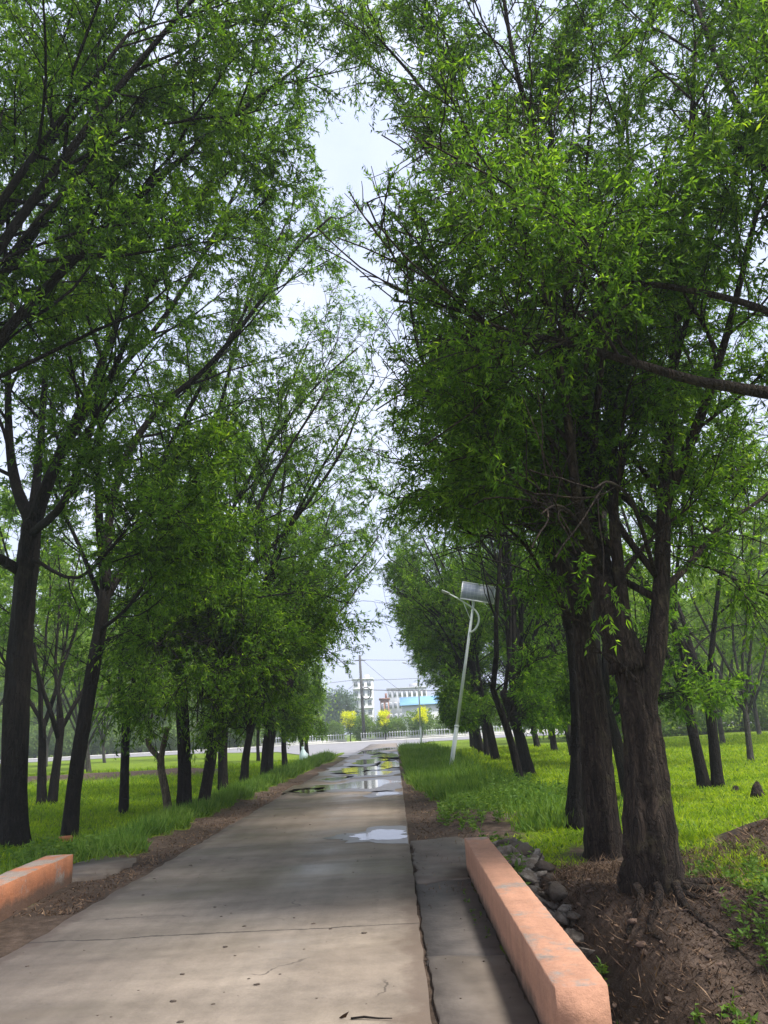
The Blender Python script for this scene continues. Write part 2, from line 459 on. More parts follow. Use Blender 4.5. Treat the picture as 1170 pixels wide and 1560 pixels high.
# puddles: water lying on the road
def water_material():
    m, nt, out = nodes('muddy_water')
    c = coords(nt)
    p = principled(nt, out, (.075, .058, .042), .05, bump(nt, noise(nt, 5, 2, .5, c), .04, .01), 0, .5)
    p.inputs['IOR'].default_value = 1.33
    return m
WATER = water_material()
WETC = plain('wet_concrete', (.10, .078, .06), (.065, .051, .04), 3.5, .34, 0, .2)
def puddle(cx, cy, rx, ry, seed, k=.35, z=.036):
    n = 72; th = np.linspace(0, 2*math.pi, n, endpoint=False); q = np.random.default_rng(seed); ph = q.uniform(0, 6.3, 8)
    rr = 1 + k*(.55*np.sin(2*th+ph[0]) + .4*np.sin(3*th+ph[1]) + .3*np.sin(5*th+ph[2]) + .22*np.sin(8*th+ph[3]) + .15*np.sin(13*th+ph[4]) + .1*np.sin(21*th+ph[5]))
    x = np.clip(cx + rx*rr*np.cos(th), ROADL-.25, ROADR-.03 + .02*np.sin(th*9)); y = cy + ry*rr*np.sin(th)
    wr = 1.35 + .45*np.abs(np.sin(th*1.5+ph[6])) + .04*np.sin(17*th+ph[7])
    b = MB(); b.add(np.stack([np.clip(cx + (x-cx)*wr, ROADL-.2, ROADR-.015), cy + (y-cy)*wr, np.full(n, z-.002)], 1), [np.arange(n)[None]])
    tag(b.build('wet_road', WETC), kind='structure')
    b = MB(); b.add(np.stack([x, y, np.full(n, z)], 1), [np.arange(n)[None]])
    return tag(b.build('puddle', WATER), kind='structure')
for s, a in enumerate([(-.32, 13.75, .52, .55), (-1.4, 26.6, 1.45, 1.7), (-.35, 22.4, .42, .5), (-1.0, 33.5, 1.0, 1.4), (-1.75, 37.5, 1.1, 2.6), (-.35, 41, .6, 3.2), (-1.6, 47, 1.0, 3.5), (-2.4, 30.8, .5, .9), (-.7, 56, .9, 5), (-2.2, 66, .8, 5), (-2.75, 25.2, .45, .9), (-1.0, 75, 1.1, 4)]):
    puddle(*a, seed=40+s)

# ------------------------------------------------------------------ culvert, parapets, slabs
def orange_paint(name, a, b_, wear0, mud0, side):
    m, nt, out = nodes(name)
    c = coords(nt)
    geo = N(nt, 'NewGeometry'); sp = N(nt, 'SeparateXYZ'); nt.links.new(geo.outputs['Normal'], sp.inputs[0])
    p = ramp(nt, noise(nt, 2.2, 6, .65, c), [(.35, a), (.65, b_)])
    p = mix(nt, .6, p, ramp(nt, noise(nt, 34, 5, .75, c), [(.3, .72), (.7, 1.1)]), 'MULTIPLY')
    conc = ramp(nt, noise(nt, 12, 5, .7, c), [(.3, (.17, .16, .14)), (.7, (.30, .275, .245))])
    top = ramp(nt, sp.outputs[2], [(.55, side), (.8, .22)])
    wear = ramp(nt, math_(nt, 'ADD', noise(nt, 2.0, 8, .72, c), top), [(wear0, 0.0), (wear0+.09, .85)])
    col = mix(nt, wear, p, conc)
    z = N(nt, 'SeparateXYZ'); nt.links.new(c, z.inputs[0])
    h = math_(nt, 'ADD', z.outputs[2], math_(nt, 'MULTIPLY', math_(nt, 'SUBTRACT', noise(nt, 4, 6, .7, c), .5), .3))
    col = mix(nt, ramp(nt, math_(nt, 'MULTIPLY', h, 2.0), [(mud0, .85), (mud0+.22, 0.0)]), col, (.085, .062, .046))
    drip = ramp(nt, noise(nt, 7, 5, .7, coords(nt, (1, 1, .12))), [(.45, 1.0), (.75, .72)])
    col = mix(nt, .7, col, drip, 'MULTIPLY')
    chip = ramp(nt, noise(nt, 27, 3, .6, c), [(.70, 0.0), (.74, .8)])
    col = mix(nt, chip, col, conc)
    principled(nt, out, col, .78, bump(nt, noise(nt, 26, 6, .75, c), .6, .02), 0, .25)
    return m
ORANGE = orange_paint('worn_orange_paint', (.49, .255, .16), (.40, .21, .135), .765, .02, 0.0)
ORANGEOLD = orange_paint('stained_orange_paint', (.44, .175, .085), (.33, .14, .075), .66, .16, .07)
CONC = plain('grey_concrete', (.165, .135, .108), (.10, .08, .064), 2.2, .85, 0, .5)
SOILSLAB = plain('damp_dark_concrete', (.10, .085, .074), (.055, .047, .041), 2.4, .8, 0, .7)

def wall_run(p0, p1, w, h, base, seed):
    """A rectangular rendered wall with slightly worn edges, as a fine grid."""
    q = np.random.default_rng(seed)
    d = np.array(p1) - np.array(p0); L = np.linalg.norm(d); d = d/L; s = np.array([d[1], -d[0]])
    n = int(L/.06); prof = []
    e = .009
    W = abs(w)
    for (a, z) in [(0, base), (0, base+(h-base)*.35), (0, base+(h-base)*.7), (0, h-e), (e, h), (W*.35, h), (W*.7, h), (W-e, h), (W, h-e), (W, base+(h-base)*.6), (W, base)]: prof.append((a, z))
    prof = np.array(prof); m = len(prof)
    v = []
    for k in range(n+1):
        t = k/n*L
        ins = e if k in (0, n) else 0
        for (a, z) in prof:
            jx = q.normal()*.0013; jz = q.normal()*.0013
            aa = min(max(a, ins), abs(w)-ins)*(1 if w > 0 else -1); zz = min(z, h-ins) if ins else z
            tt = t
            p = np.array(p0) + d*tt + s*(aa+jx)
            v.append((p[0], p[1], zz+jz))
    # end caps get a small inset ring so the arris is rounded
    f = []
    for k in range(n):
        for j in range(m-1): f.append([k*m+j, k*m+j+1, k*m+m+j+1, k*m+m+j])
    b = MB(); b.add(v, [np.array(f), np.arange(m)[None, ::-1], (np.arange(m)+n*m)[None]])
    return b
pr0 = (.755, 4.55); pr1 = (.785, 10.35)
b = wall_run(pr0, pr1, .29, .37, -.1, 3)
tag(b.build('parapet', ORANGE), 'long straight orange painted concrete parapet right of the road', 'parapet', 'orange culvert parapets')
b = wall_run((-4.02, 5.4), (-4.33, 10.95), -.34, .345, -.1, 4)
tag(b.build('parapet', ORANGEOLD), 'stained orange concrete parapet left of the road with muddy foot', 'parapet', 'orange culvert parapets')
b = MB(); b.box((.93, 7.0, -.85), (.36, 9.0, 1.48), 0, .01)
tag(b.build('culvert_wall', CONC), 'grey concrete culvert head wall under the right parapet', 'wall')

def slab(name, poly, z, mat, thick=.1, jit=.02, seed=0):
    q = np.random.default_rng(seed)
    pts = []
    for i in range(len(poly)):
        a = np.array(poly[i]); c = np.array(poly[(i+1) % len(poly)]); k = max(2, int(np.linalg.norm(c-a)/.12))
        for t in range(k): pts.append(a + (c-a)*t/k + q.normal(size=2)*jit)
    n = len(pts); p = np.array(pts)
    b = MB(); v = [(x, y, z) for x, y in p] + [(x, y, z-thick) for x, y in p]
    f = np.array([[i, (i+1) % n, n+(i+1) % n, n+i][::-1] for i in range(n)])
    b.add(v, [np.arange(n)[None], f])
    return tag(b.build(name, mat), kind='structure')
slab('pavement', [(.19, 2.5), (.74, 2.5), (.74, 6.55), (.16, 6.65)], .012, CONC, .1, .008, 1)
slab('pavement', [(.15, 6.5), (.75, 6.45), (.76, 9.8), (.15, 9.7)], .006, SOILSLAB, .1, .01, 4)
slab('pavement', [(.155, 9.55), (.75, 9.7), (.77, 10.45), (1.35, 10.7), (1.8, 12.2), (1.0, 13.3), (.155, 13.0)], .016, CONC, .1, .03, 2)
slab('pavement', [(-4.45, 11.05), (-3.95, 11.0), (-4.05, 12.6), (-4.7, 13.0), (-5.0, 12.0)], .03, CONC, .12, .05, 3)

# stone facing on the culvert bank
STONE = stone_mix('muddy_grey_stone')
b = MB(); q = np.random.default_rng(11)
for k in range(170):
    t = q.uniform(0, 1); y = 11.3 - 3.2*t; x = 1.22 + .12*t + q.uniform(0, .55)*(.7+.3*t)
    rad = q.uniform(.07, .19)*(1.15-.35*t)
    z = float(H(x, y)) + q.uniform(-.03, .16*(1-t)+.08)
    v_, f_ = rock_hull(q); v_ = v_*np.array([q.uniform(.9, 1.6), q.uniform(.8, 1.2), q.uniform(.45, .8)])
    an = q.uniform(0, 6.28); ca, sa = math.cos(an), math.sin(an)
    v_ = np.stack([v_[:, 0]*ca-v_[:, 1]*sa, v_[:, 0]*sa+v_[:, 1]*ca, v_[:, 2]+v_[:, 0]*q.uniform(-.4, .4)], 1)
    b.add(np.array([x, y, z-.05]) + v_*rad, [f_], q.uniform(0, 1))
tag(b.build('stone_facing', STONE), 'rough grey rubble stone facing on the ditch bank behind the right parapet', 'stone facing')

# small things beside the road
b = MB(); b.box((0, 0, .05), (.24, .12, .12), .5, .012)
tag(b.build('brick', plain('orange_brick_block', (.48, .17, .07), (.36, .13, .06), 9, .85), loc=(-6.35, 15.6, float(H(-6.35, 15.6)))), 'small orange brick at the foot of the leaning left tree', 'brick')

# ------------------------------------------------------------------ trees
def path(p, d, L, n, rng, up=0.0, jit=.12, droop=0.0, pull=None):
    pts = [np.array(p, float)]; d = nrm(d); st = L/n
    for k in range(n):
        d = nrm(d + rng.normal(size=3)*jit + np.array([0, 0, up - droop*(k/n)**1.5]) + (0 if pull is None else pull*(k/n)))
        pts.append(pts[-1] + d*st)
    return np.array(pts)

def along(pts, t):
    n = len(pts)-1; k = min(int(t*n), n-1); u = t*n-k
    return pts[k]*(1-u) + pts[k+1]*u, nrm(pts[k+1]-pts[k])

def deviate(d, ang, rng, toward=None):
    a = nrm(np.cross(d, rng.normal(size=3)))
    if toward is not None: a = nrm(a + toward)
    a = nrm(a - d*np.dot(a, d))
    return d*math.cos(ang) + a*math.sin(ang)

class Tree:
    def __init__(s, seed, keep=None, zmin=0.0, detail=1.0, leaf=(.105, .02), nleaf=15, l2=9, l3=8, l4=6, density=.0):
        s.rng = np.random.default_rng(seed); s.wood = MB(); s.crown = MB(); s.keep = keep if keep is None or zmin == 0 else (lambda P, sl: keep(P, sl) & (P[:, 2] > zmin + .35*np.sin(P[:, 0]*2.1+P[:, 1]*1.3) - sl))
        s.detail = detail; s.leaf = (leaf[0]*1.1, leaf[1]*1.22) if leaf[0] < .125 else leaf; s.nleaf = nleaf; s.l2, s.l3, s.l4 = l2, l3, l4
        s.tw = []; s.density = density; s.ph = s.rng.uniform(0, 6.28, 6)
    def ok(s, p, slack=0.0):
        return True if s.keep is None else bool(s.keep(np.asarray(p)[None], slack)[0])
    def trunk(s, pts, r0, r1, flare=.35, sides=18, ridge=.12):
        p = smooth_path(pts, 7); m = len(p); t = np.linspace(0, 1, m)
        hgt = np.linalg.norm(p-p[0], axis=1)
        r = (r0 + (r1-r0)*t)*(1 + flare*np.exp(-hgt/.35))
        th = np.arange(sides)
        up = nrm(p[-1]-p[-2]); p = np.vstack([p, p[-1] + up*r[-1]*.5, p[-1] + up*r[-1]*.85]); r = np.append(r, [r[-1]*.8, r[-1]*.3]); hgt = np.append(hgt, [hgt[-1]]*2)
        w = 1 + ridge*(np.sin(th*2.1+s.ph[0]+hgt[:, None]*.9)*.5 + np.sin(th*4.7+s.ph[1]-hgt[:, None]*1.7)*.35 + s.rng.normal(size=(m+2, sides))*.22)
        s.wood.tube(p, r, sides, True, None, w)
        return p[:-2]
    def limb(s, pts, r0, r1=.025, sides=9, sub=None, t0=.25, n2=None, smooth=True):
        p = smooth_path(pts, 4) if smooth else np.asarray(pts)
        if s.keep is not None:
            ok_ = s.keep(p, .35) | (np.arange(len(p)) < 4)
            if not ok_.all(): p = p[:max(4, int(np.argmin(ok_)))]
        m = len(p); r = r0 + (r1-r0)*np.linspace(0, 1, m)**.8
        w = 1 + s.rng.normal(size=(m, sides))*.05
        s.wood.tube(p, r, sides, True, None, w)
        L = np.linalg.norm(np.diff(p, axis=0), axis=1).sum()
        n2 = s.l2 if n2 is None else n2
        for t in (np.linspace(t0, 1.0, n2) + s.rng.uniform(-.04, .04, n2)):
            t = float(np.clip(t, .02, .995))
            q, d = along(p, t)
            l = min(L*.42, 3.6)*(1.15-.55*t)*s.rng.uniform(.7, 1.25)
            dd = deviate(d, s.rng.uniform(.45, .95), s.rng, sub)
            s.second(q, dd, l, max(.008, r0*(1-.75*t)*.42))
        return p
    def second(s, q, d, l, r):
        if l < .3: return
        p = path(q, d, l, 6, s.rng, .06, .13, .12)
        if not s.ok(p[-1], .8): p = p[:4]
        if not s.ok(p[len(p)//2], .4): return
        s.wood.tube(p, np.linspace(r, .009, len(p)), 5, False)
        for t in np.linspace(.22, 1.0, s.l3):
            t = float(np.clip(t + s.rng.uniform(-.05, .05), 0, .995))
            a, dd = along(p, t)
            L3 = s.rng.uniform(.55, 1.25)*(1.1-.35*t)
            e = path(a, deviate(dd, s.rng.uniform(.45, 1.0), s.rng), L3, 4, s.rng, -.02, .16, .22)
            if not s.ok(e[-1], .15) : continue
            s.wood.tube(e, np.linspace(.0095, .004, 5), 3, False)
            s.tw.append(e)
    def finish(s):
        r = s.rng
        if not s.tw: return
        E = np.array(s.tw)                                            # (M,5,3)
        M = len(E); k = s.l4
        t = r.uniform(.1, 1.0, (M, k))*3.999; i = t.astype(int); u = (t-i)[..., None]
        mi = np.arange(M)[:, None]
        P = E[mi, i]*(1-u) + E[mi, i+1]*u; T = E[mi, i+1]-E[mi, i]
        P = P.reshape(-1, 3); T = T.reshape(-1, 3); T /= np.linalg.norm(T, axis=1)[:, None]+1e-9
        D = T*.7 + r.normal(size=P.shape)*.55 + np.array([0, 0, -.12]); D /= np.linalg.norm(D, axis=1)[:, None]
        n = np.sin(P[:, 0]*1.9+s.ph[0]) + np.sin(P[:, 1]*2.1+s.ph[1]) + np.sin(P[:, 2]*2.4+s.ph[2]) + .8*np.sin(P[:, 0]*3.7-P[:, 2]*3.1+s.ph[3])
        kp = n > (-.75 - s.density)
        if s.keep is not None: kp &= s.keep(P, .1 - r.exponential(.4, len(P)))
        P, D, n = P[kp], D[kp], n[kp]
        L = r.uniform(.22, .55, len(P))[:, None]
        P1 = P + D*L*.5; P2 = P + D*L + np.array([0, 0, -.12])*L
        s.wood.sticks(P, P1, P2, .0042, .0018)
        nl = s.nleaf
        t = r.uniform(.12, 1.02, (len(P), nl, 1))
        B = P[:, None]*(1-t)**2 + 2*P1[:, None]*t*(1-t) + P2[:, None]*t*t
        LD = D[:, None]*.55 + r.normal(size=B.shape)*.6 + np.array([0, 0, -.38])
        tint = np.clip(r.normal(.45, .16, B.shape[:2]) + .10*(n[:, None]/2) + r.normal(0, .1, (len(P), 1)), 0, 1)
        B = B.reshape(-1, 3); LD = LD.reshape(-1, 3)
        s.crown.leaves(B, LD, s.leaf[0]*r.uniform(.45, 1.3, len(B)), s.leaf[1]*r.uniform(.55, 1.35, len(B)), tint.ravel(), r)
    def link(s, loc, label, group=None, bark=None, leafmat=None, cat='tree', name='willow_tree'):
        s.finish()
        o = empty(name, loc, 0, label, cat, group)
        off = -np.asarray(loc, float)
        for part, mb, mt in (('trunk', s.wood, bark or BARK), ('crown', s.crown, leafmat or LEAF)):
            if mb.n == 0: continue
            mb.v = [v + off for v in mb.v]
            mb.build(part, mt, o, smooth=(part == 'trunk'))
        return o

def copy_tree(o, loc, rz, sc, label, group=None):
    c = o.copy(); COL.objects.link(c); c.location = loc; c.rotation_euler = (0, 0, rz); c.scale = (sc, sc, sc)
    c['label'] = label
    if group: c['group'] = group
    for ch in list(o.children):
        k = ch.copy(); COL.objects.link(k); k.parent = c
    return c

# the crowns of the two rows stop short of one another above the road
def gap_left(P, slack):
    lim = -1.05 + 1.15*np.clip((P[:, 1]-15)/4, 0, 1) + .45*np.sin(P[:, 1]*.55+1.0)*np.sin(P[:, 2]*.8+.5) + .25*np.sin(P[:, 1]*1.9+P[:, 2]*1.3)
    lim = lim - np.clip(5.0-P[:, 2], 0, 4)*.95 + 1.0*np.clip((P[:, 2]-9.5)/2, 0, 1)*np.clip((13.5-P[:, 1])/2, 0, 1)
    end = (P[:, 1] > 41) & (P[:, 2] < 1.7 + .105*P[:, 1]) & (P[:, 0] > -.090*P[:, 1])
    return (P[:, 0] < lim + slack) & (P[:, 2] > 1.5 - slack) & ~end
def gap_right(P, slack):
    lim = .15 + .65*np.sin(P[:, 1]*.5+2.2)*np.sin(P[:, 2]*.7+1.5) + .45*np.sin(P[:, 1]*1.7-P[:, 2]*1.5)*np.sin(P[:, 2]*1.1+P[:, 1])
    lim = lim + np.clip(5.0-P[:, 2], 0, 4)*.75
    lim = lim - .7*np.clip((P[:, 2]-9.5)/2, 0, 1)*np.clip((12-P[:, 1])/2, 0, 1)
    lifted = (P[:, 1] < 36) & (((P[:, 0] > .05*P[:, 1]) & (P[:, 0] < .146*P[:, 1] + .35) & (P[:, 2] < 2.2 + .215*P[:, 1])) | ((P[:, 0] <= .05*P[:, 1]) & (P[:, 2] < 1.8 + .125*P[:, 1])))
    lifted |= (P[:, 1] >= 36) & (P[:, 2] < 1.7 + .10*P[:, 1]) & (P[:, 0] < .024*P[:, 1])
    if np.max(slack) > .3: lifted[:] = False                                 # limbs may pass, leafy twigs keep clear
    return (P[:, 0] > lim - slack) & (P[:, 2] > 1.7 - slack) & ~lifted

LG, RG = 'willows in the left row', 'willows in the right row'
def pts(Y, *xy):
    """Skeleton points given as (x, y[, change of distance])."""
    return [at(a[0], a[1], Y + (a[2] if len(a) > 2 else 0)) for a in xy]

def lamp_view(P):
    """Inside the clear space the street lamp stands in."""
    return (P[:, 1] < 35.5) & (P[:, 1] > 14) & (P[:, 0] > .05*P[:, 1]) & (P[:, 0] < .143*P[:, 1] + .1) & (P[:, 2] > 1.4) & (P[:, 2] < 2.1 + .20*P[:, 1])

def auto_limbs(T, tr, n, lean, spread, length, r0, t0=.5, n2=None, arch=False):
    """Ascending limbs that fan out of a trunk, more of them towards the light over the road."""
    q = T.rng; az0 = q.uniform(0, 6.28)
    for k in range(n):
        t = t0 + (1-t0)*(k+1)/n
        p, d = along(tr, min(t, .995))
        az = az0 + k*2.4 + q.normal()*.2
        side = np.array([math.cos(az), math.sin(az), 0]) + np.asarray(lean)*.9
        l = length*q.uniform(.75, 1.15)*(1.1-.25*k/n)
        pp = None
        for tries in range(14):
            inc = q.uniform(*spread)*(.45 if arch else 1)
            dd = nrm(nrm(side)*math.sin(inc) + np.array([0, 0, 1])*math.cos(inc))
            c = path(p, dd, l, 9, q, .035, .07, .05, np.asarray(lean)*.34*q.uniform(.5, 1.2)*(.35 if k % 3 == 2 else 1) if arch else None)
            if not lamp_view(c).any(): pp = c; break
            side = side + q.normal(size=3)*.4*np.array([1, 1, 0]) + np.array([.25, 0, 0])
        if pp is None:
            if k < n-1: continue
            pp = path(p, nrm([.25, q.normal()*.1, 1]), l, 9, q, .05, .06, .0)
        if T.keep is not None:
            ok = T.keep(pp, .9)
            if not ok.all():
                c = int(np.argmin(ok)); 
                if c < 4: continue
                pp = pp[:c]
        T.limb(pp, r0*q.uniform(.8, 1.1), .02, 8, None, .25, n2, smooth=False)

def low_sprays(T, tr, n, reach=(1.2, 2.4), az=(0, 6.28), lo=.45):
    """Thin drooping shoots low on a trunk."""
    q = T.rng
    for k in range(n):
        p, d = along(tr, q.uniform(lo, .99)); a = q.uniform(*az); l = q.uniform(*reach)
        dd = nrm([math.cos(a), math.sin(a), q.uniform(.2, .9)])
        pp = path(p, dd, l, 7, q, .02, .10, .32)
        T.limb(pp, .03, .008, 5, None, .25, 8, smooth=False)

def gz(x, y): return float(H(x, y))

# --- near left tree, its trunk left of the picture
T = Tree(101, gap_left, 6.2, density=0.6, nleaf=20, l2=11, l3=10, l4=11, leaf=(0.090, 0.021))
b0 = (-7.4, 8.6, gz(-7.4, 8.6))
tr = T.trunk([b0, (-7.3, 8.7, 1.6), (-7.0, 8.9, 3.4)], .30, .24)
for k, tip in enumerate([(-3.6, 9.5, 12.0), (-4.6, 11.5, 13.5), (-3.0, 8.0, 10.8), (-6.5, 10.5, 14.0), (-5.6, 7.0, 12.5), (-2.4, 11.0, 14.5), (-8.5, 11.5, 11.5), (-.9, 9.8, 12.0), (-1.5, 8.2, 12.6)]):
    tip = np.array(tip); s0 = tr[-1-(k % 3)*2]
    m1 = s0 + (tip-s0)*.33 + np.array([-.3, 0, .6]); m2 = s0 + (tip-s0)*.68 + np.array([-.3, .2, .7])
    T.limb([s0, m1, m2, tip], .12, .02)
T.link(b0, 'tall willow overhanging the upper left corner, its trunk outside the picture', LG)

# --- T1: thick trunk at the left edge, forked
T = Tree(102, gap_left, 4.6, density=0.6, nleaf=17, l2=11, l3=10, l4=10, leaf=(0.105, 0.025))
Y = 15.08; b0 = gr(20, 1290); b0[2] = gz(b0[0], b0[1]) - .05
tr = T.trunk([b0] + pts(Y, (22, 1150), (30, 1000), (42, 860), (48, 800)), .25, .19)
e = tr[-1]
T.limb([e] + pts(Y, (75, 730, -.3), (115, 640, -.6), (175, 500, -1.0), (215, 350, -1.4), (250, 170, -1.8)), .15)
T.limb([e] + pts(Y, (20, 720, .3), (12, 600, .5), (20, 440, .8), (45, 250, 1.2)), .14)
T.limb([e] + pts(Y, (60, 690, .5), (70, 560, 1.0), (85, 400, 1.6), (130, 230, 2.4)), .11)
T.limb([tr[-5]] + pts(Y, (90, 700, .7), (160, 590, 1.0), (260, 470, 1.2), (340, 330, 1.0), (400, 200, .6)), .12)
T.limb([tr[-9]] + pts(Y, (-60, 800, -.5), (-150, 600, -1.0), (-190, 420, -1.2)), .12)
T.limb([tr[-7]] + pts(Y, (120, 880, -1.0), (200, 800, -2.0), (260, 770, -2.6)), .045, .012)
T.limb([tr[-3]] + pts(Y, (100, 760, -1.5), (150, 620, -2.6), (230, 440, -3.4), (330, 260, -4)), .09)
T.keep = None; low_sprays(T, tr, 1, (.6, .9), (-1.6, 1.2), .4)
T.link(b0, 'thick dark forked willow trunk at the left edge of the picture', LG)

# --- T2: leaning tree beside it
T = Tree(103, gap_left, 4.2, density=0.6, nleaf=15, l2=10, l3=10, l4=10, leaf=(0.110, 0.026))
Y = 16.2; b0 = gr(105, 1275); b0[2] = gz(b0[0], b0[1]) - .05
tr = T.trunk([b0] + pts(Y, (115, 1180), (135, 1060), (152, 960), (160, 900)), .15, .125, .2, 14)
e = tr[-1]
T.limb([e] + pts(Y, (165, 800, 0), (190, 700, .1), (245, 620, .2), (320, 555, .2), (400, 455, 0), (450, 380, -.2), (505, 330, -.3)), .12)
T.limb([e] + pts(Y, (150, 760, .4), (155, 600, .8), (175, 420, 1.2), (190, 260, 1.5)), .11)
T.limb([tr[-3]] + pts(Y, (205, 830, .6), (240, 720, 1.0), (300, 600, 1.2), (370, 480, 1.0), (440, 330, .6)), .10)
T.limb([tr[-8]] + pts(Y, (190, 930, -.6), (240, 870, -1.4), (290, 840, -2.0)), .05, .012)
T.limb([tr[-4]] + pts(Y, (120, 830, .5), (80, 740, .9), (60, 640, 1.2)), .06)
T.link(b0, 'slender willow leaning right, second trunk from the left edge', LG)

# --- T2b thin one behind with a side prop
T = Tree(104, gap_left, 3.2, nleaf=13, l2=8, l3=8, l4=8, leaf=(0.146, 0.036))
Y = 20.7; b0 = gr(188, 1240); b0[2] = gz(b0[0], b0[1]) - .05
tr = T.trunk([b0] + pts(Y, (190, 1180), (192, 1110)), .115, .10, .2, 12)
T.limb([tr[-1]] + pts(Y, (184, 1060), (186, 980), (200, 850, .3), (225, 700, .6)), .085)
T.limb([tr[-1]] + pts(Y, (202, 1060), (210, 980), (245, 850, -.2), (290, 720, -.4)), .085)
T.limb([tr[4]] + pts(Y, (198, 1210, -.2), (212, 1236, -.4)), .035, .02, n2=0)
auto_limbs(T, tr, 3, (.5, 0, 0), (.3, .7), 6, .06)
T.link(b0, 'thin twin-stemmed willow behind the leaning left tree', LG)

# --- cut tree with two stubs
T = Tree(105, None, nleaf=6, l2=2, l3=3, l4=2)
Y = 19.74; b0 = gr(258, 1242); b0[2] = gz(b0[0], b0[1]) - .05
tr = T.trunk([b0] + pts(Y, (252, 1205), (246, 1175), (245, 1155)), .10, .085, .15, 12)
T.limb([tr[-1]] + pts(Y, (250, 1130), (256, 1108)), .075, .06, n2=0)
T.limb([tr[-2]] + pts(Y, (228, 1138), (224, 1125)), .07, .055, n2=0)
T.limb(pts(Y, (228, 1136), (230, 1100), (237, 1060)), .045, .02, n2=1)
T.link(b0, 'small pale pollarded tree with a forked top and two cut stubs', LG, CUTWOOD, name='pollarded_tree')

# --- T3, T4, T5
T = Tree(106, gap_left, nleaf=13, l2=9, l3=9, l4=6, leaf=(0.125, 0.031))
Y = 19.86; b0 = gr(280, 1240); b0[2] = gz(b0[0], b0[1]) - .05
tr = T.trunk([b0] + pts(Y, (281, 1150), (276, 1060), (272, 980), (280, 900)), .17, .135, .25, 14)
T.limb([tr[-1]] + pts(Y, (290, 830), (300, 720, -.2), (335, 620, -.4), (365, 500, -.6), (395, 380, -.8)), .11)
T.limb([tr[-1]] + pts(Y, (265, 820, .3), (255, 700, .5), (265, 580, .8)), .09)
T.limb([tr[-4]] + pts(Y, (330, 900, -.5), (380, 800, -.9), (430, 700, -1.2), (500, 590, -1.4)), .08)
T.limb([tr[-2]] + pts(Y, (340, 800, .3), (410, 680, .5), (480, 590, .6), (545, 530, .6)), .07)
T.limb([tr[-8]] + pts(Y, (320, 1010, -1.2), (350, 985, -2.2), (370, 1010, -2.8)), .035, .01)
T.limb([tr[-9]] + pts(Y, (250, 1010, -1.2), (260, 990, -2.2), (290, 1030, -3.0)), .035, .01)
low_sprays(T, tr, 8, (1.6, 3.0), (-2.8, 1.2), .5)
for a in (((282, 960), (305, 950, -.9), (330, 985, -1.8), (345, 1060, -2.3)), ((276, 975), (245, 955, -.9), (222, 1000, -1.8), (212, 1075, -2.2)),
          ((278, 990), (290, 985, -1.2), (300, 1030, -2.2), (300, 1100, -2.7)), ((280, 930), (250, 900, -1.2), (225, 930, -2.2), (240, 1000, -2.8))):
    T.limb(pts(Y, *a), .032, .008, 6, None, .2, 10)
T.link(b0, 'upright dark willow just right of the pollarded tree, with low drooping foliage', LG)
T = Tree(107, gap_left, nleaf=13, l2=9, l3=9, l4=6, leaf=(0.13, 0.032))
Y = 20.6; b0 = gr(308, 1235); b0[2] = gz(b0[0], b0[1]) - .05
tr = T.trunk([b0] + pts(Y, (322, 1150), (335, 1050), (345, 960), (362, 890)), .145, .11, .25, 12)
T.limb([tr[-1]] + pts(Y, (385, 860), (430, 815), (480, 750), (525, 680), (548, 620)), .09)
T.limb([tr[-1]] + pts(Y, (372, 800, .3), (395, 720, .5), (430, 620, .7), (470, 520, .8)), .09)
T.limb([tr[-5]] + pts(Y, (330, 850, .5), (325, 720, .8), (345, 600, 1.2)), .07)
T.limb([tr[-8]] + pts(Y, (380, 990, -.8), (400, 1000, -1.6), (400, 1050, -2.0)), .035, .01)
low_sprays(T, tr, 8, (1.6, 3.0), (-2.8, 1.2), .5)
for a in (((342, 970), (365, 965, -.9), (385, 1010, -1.8), (392, 1080, -2.2)), ((340, 985), (325, 980, -1.2), (335, 1040, -2.4), (340, 1105, -2.8)), ((350, 935), (390, 925, .3), (420, 960, .6), (430, 1030, .8))):
    T.limb(pts(Y, *a), .030, .008, 6, None, .2, 10)
T.link(b0, 'willow leaning right with a long limb reaching over the road', LG)

# generic row trees, grown once, the crown stopping at the edge of the road's light gap
def row_variant(seed, x0, h, label, group, loc, leaf=(.17, .045), nleaf=14):
    kf = (lambda P, s: gap_left(P, s))
    T = Tree(seed, kf, nleaf=nleaf, l2=9, l3=7, l4=5, leaf=leaf)
    q = T.rng
    b0 = np.array([x0, loc[1], gz(x0, loc[1]) - .05])
    top = b0 + np.array([q.uniform(.1, .7), q.uniform(-.3, .3), q.uniform(2.6, 3.6)])
    tr = T.trunk([b0, b0 + (top-b0)*.5 + np.array([-.1, 0, 0]), top], q.uniform(.13, .17), .115, .25, 12)
    auto_limbs(T, tr, 7, (.75, 0, 0), (.2, .75), h-3.0, .10, .55)
    low_sprays(T, tr, 4, (1.2, 2.2), (-3.2, 1.0), .6)
    return T.link(b0, label, group)
va = row_variant(201, -5.95, 14, 'dark willow in the left row behind the one with the long limb', LG, (-5.95, 27.6))
vb = row_variant(202, -5.9, 13, 'two metres shorter willow further along the left row', LG, (-5.9, 31.0))
vc = row_variant(203, -5.8, 14, 'bushy willow in the middle of the left row', LG, (-5.8, 35.0))
vd = row_variant(204, -6.2, 13, 'willow in the left row with the pale bag at its foot', LG, (-6.2, 53.0))
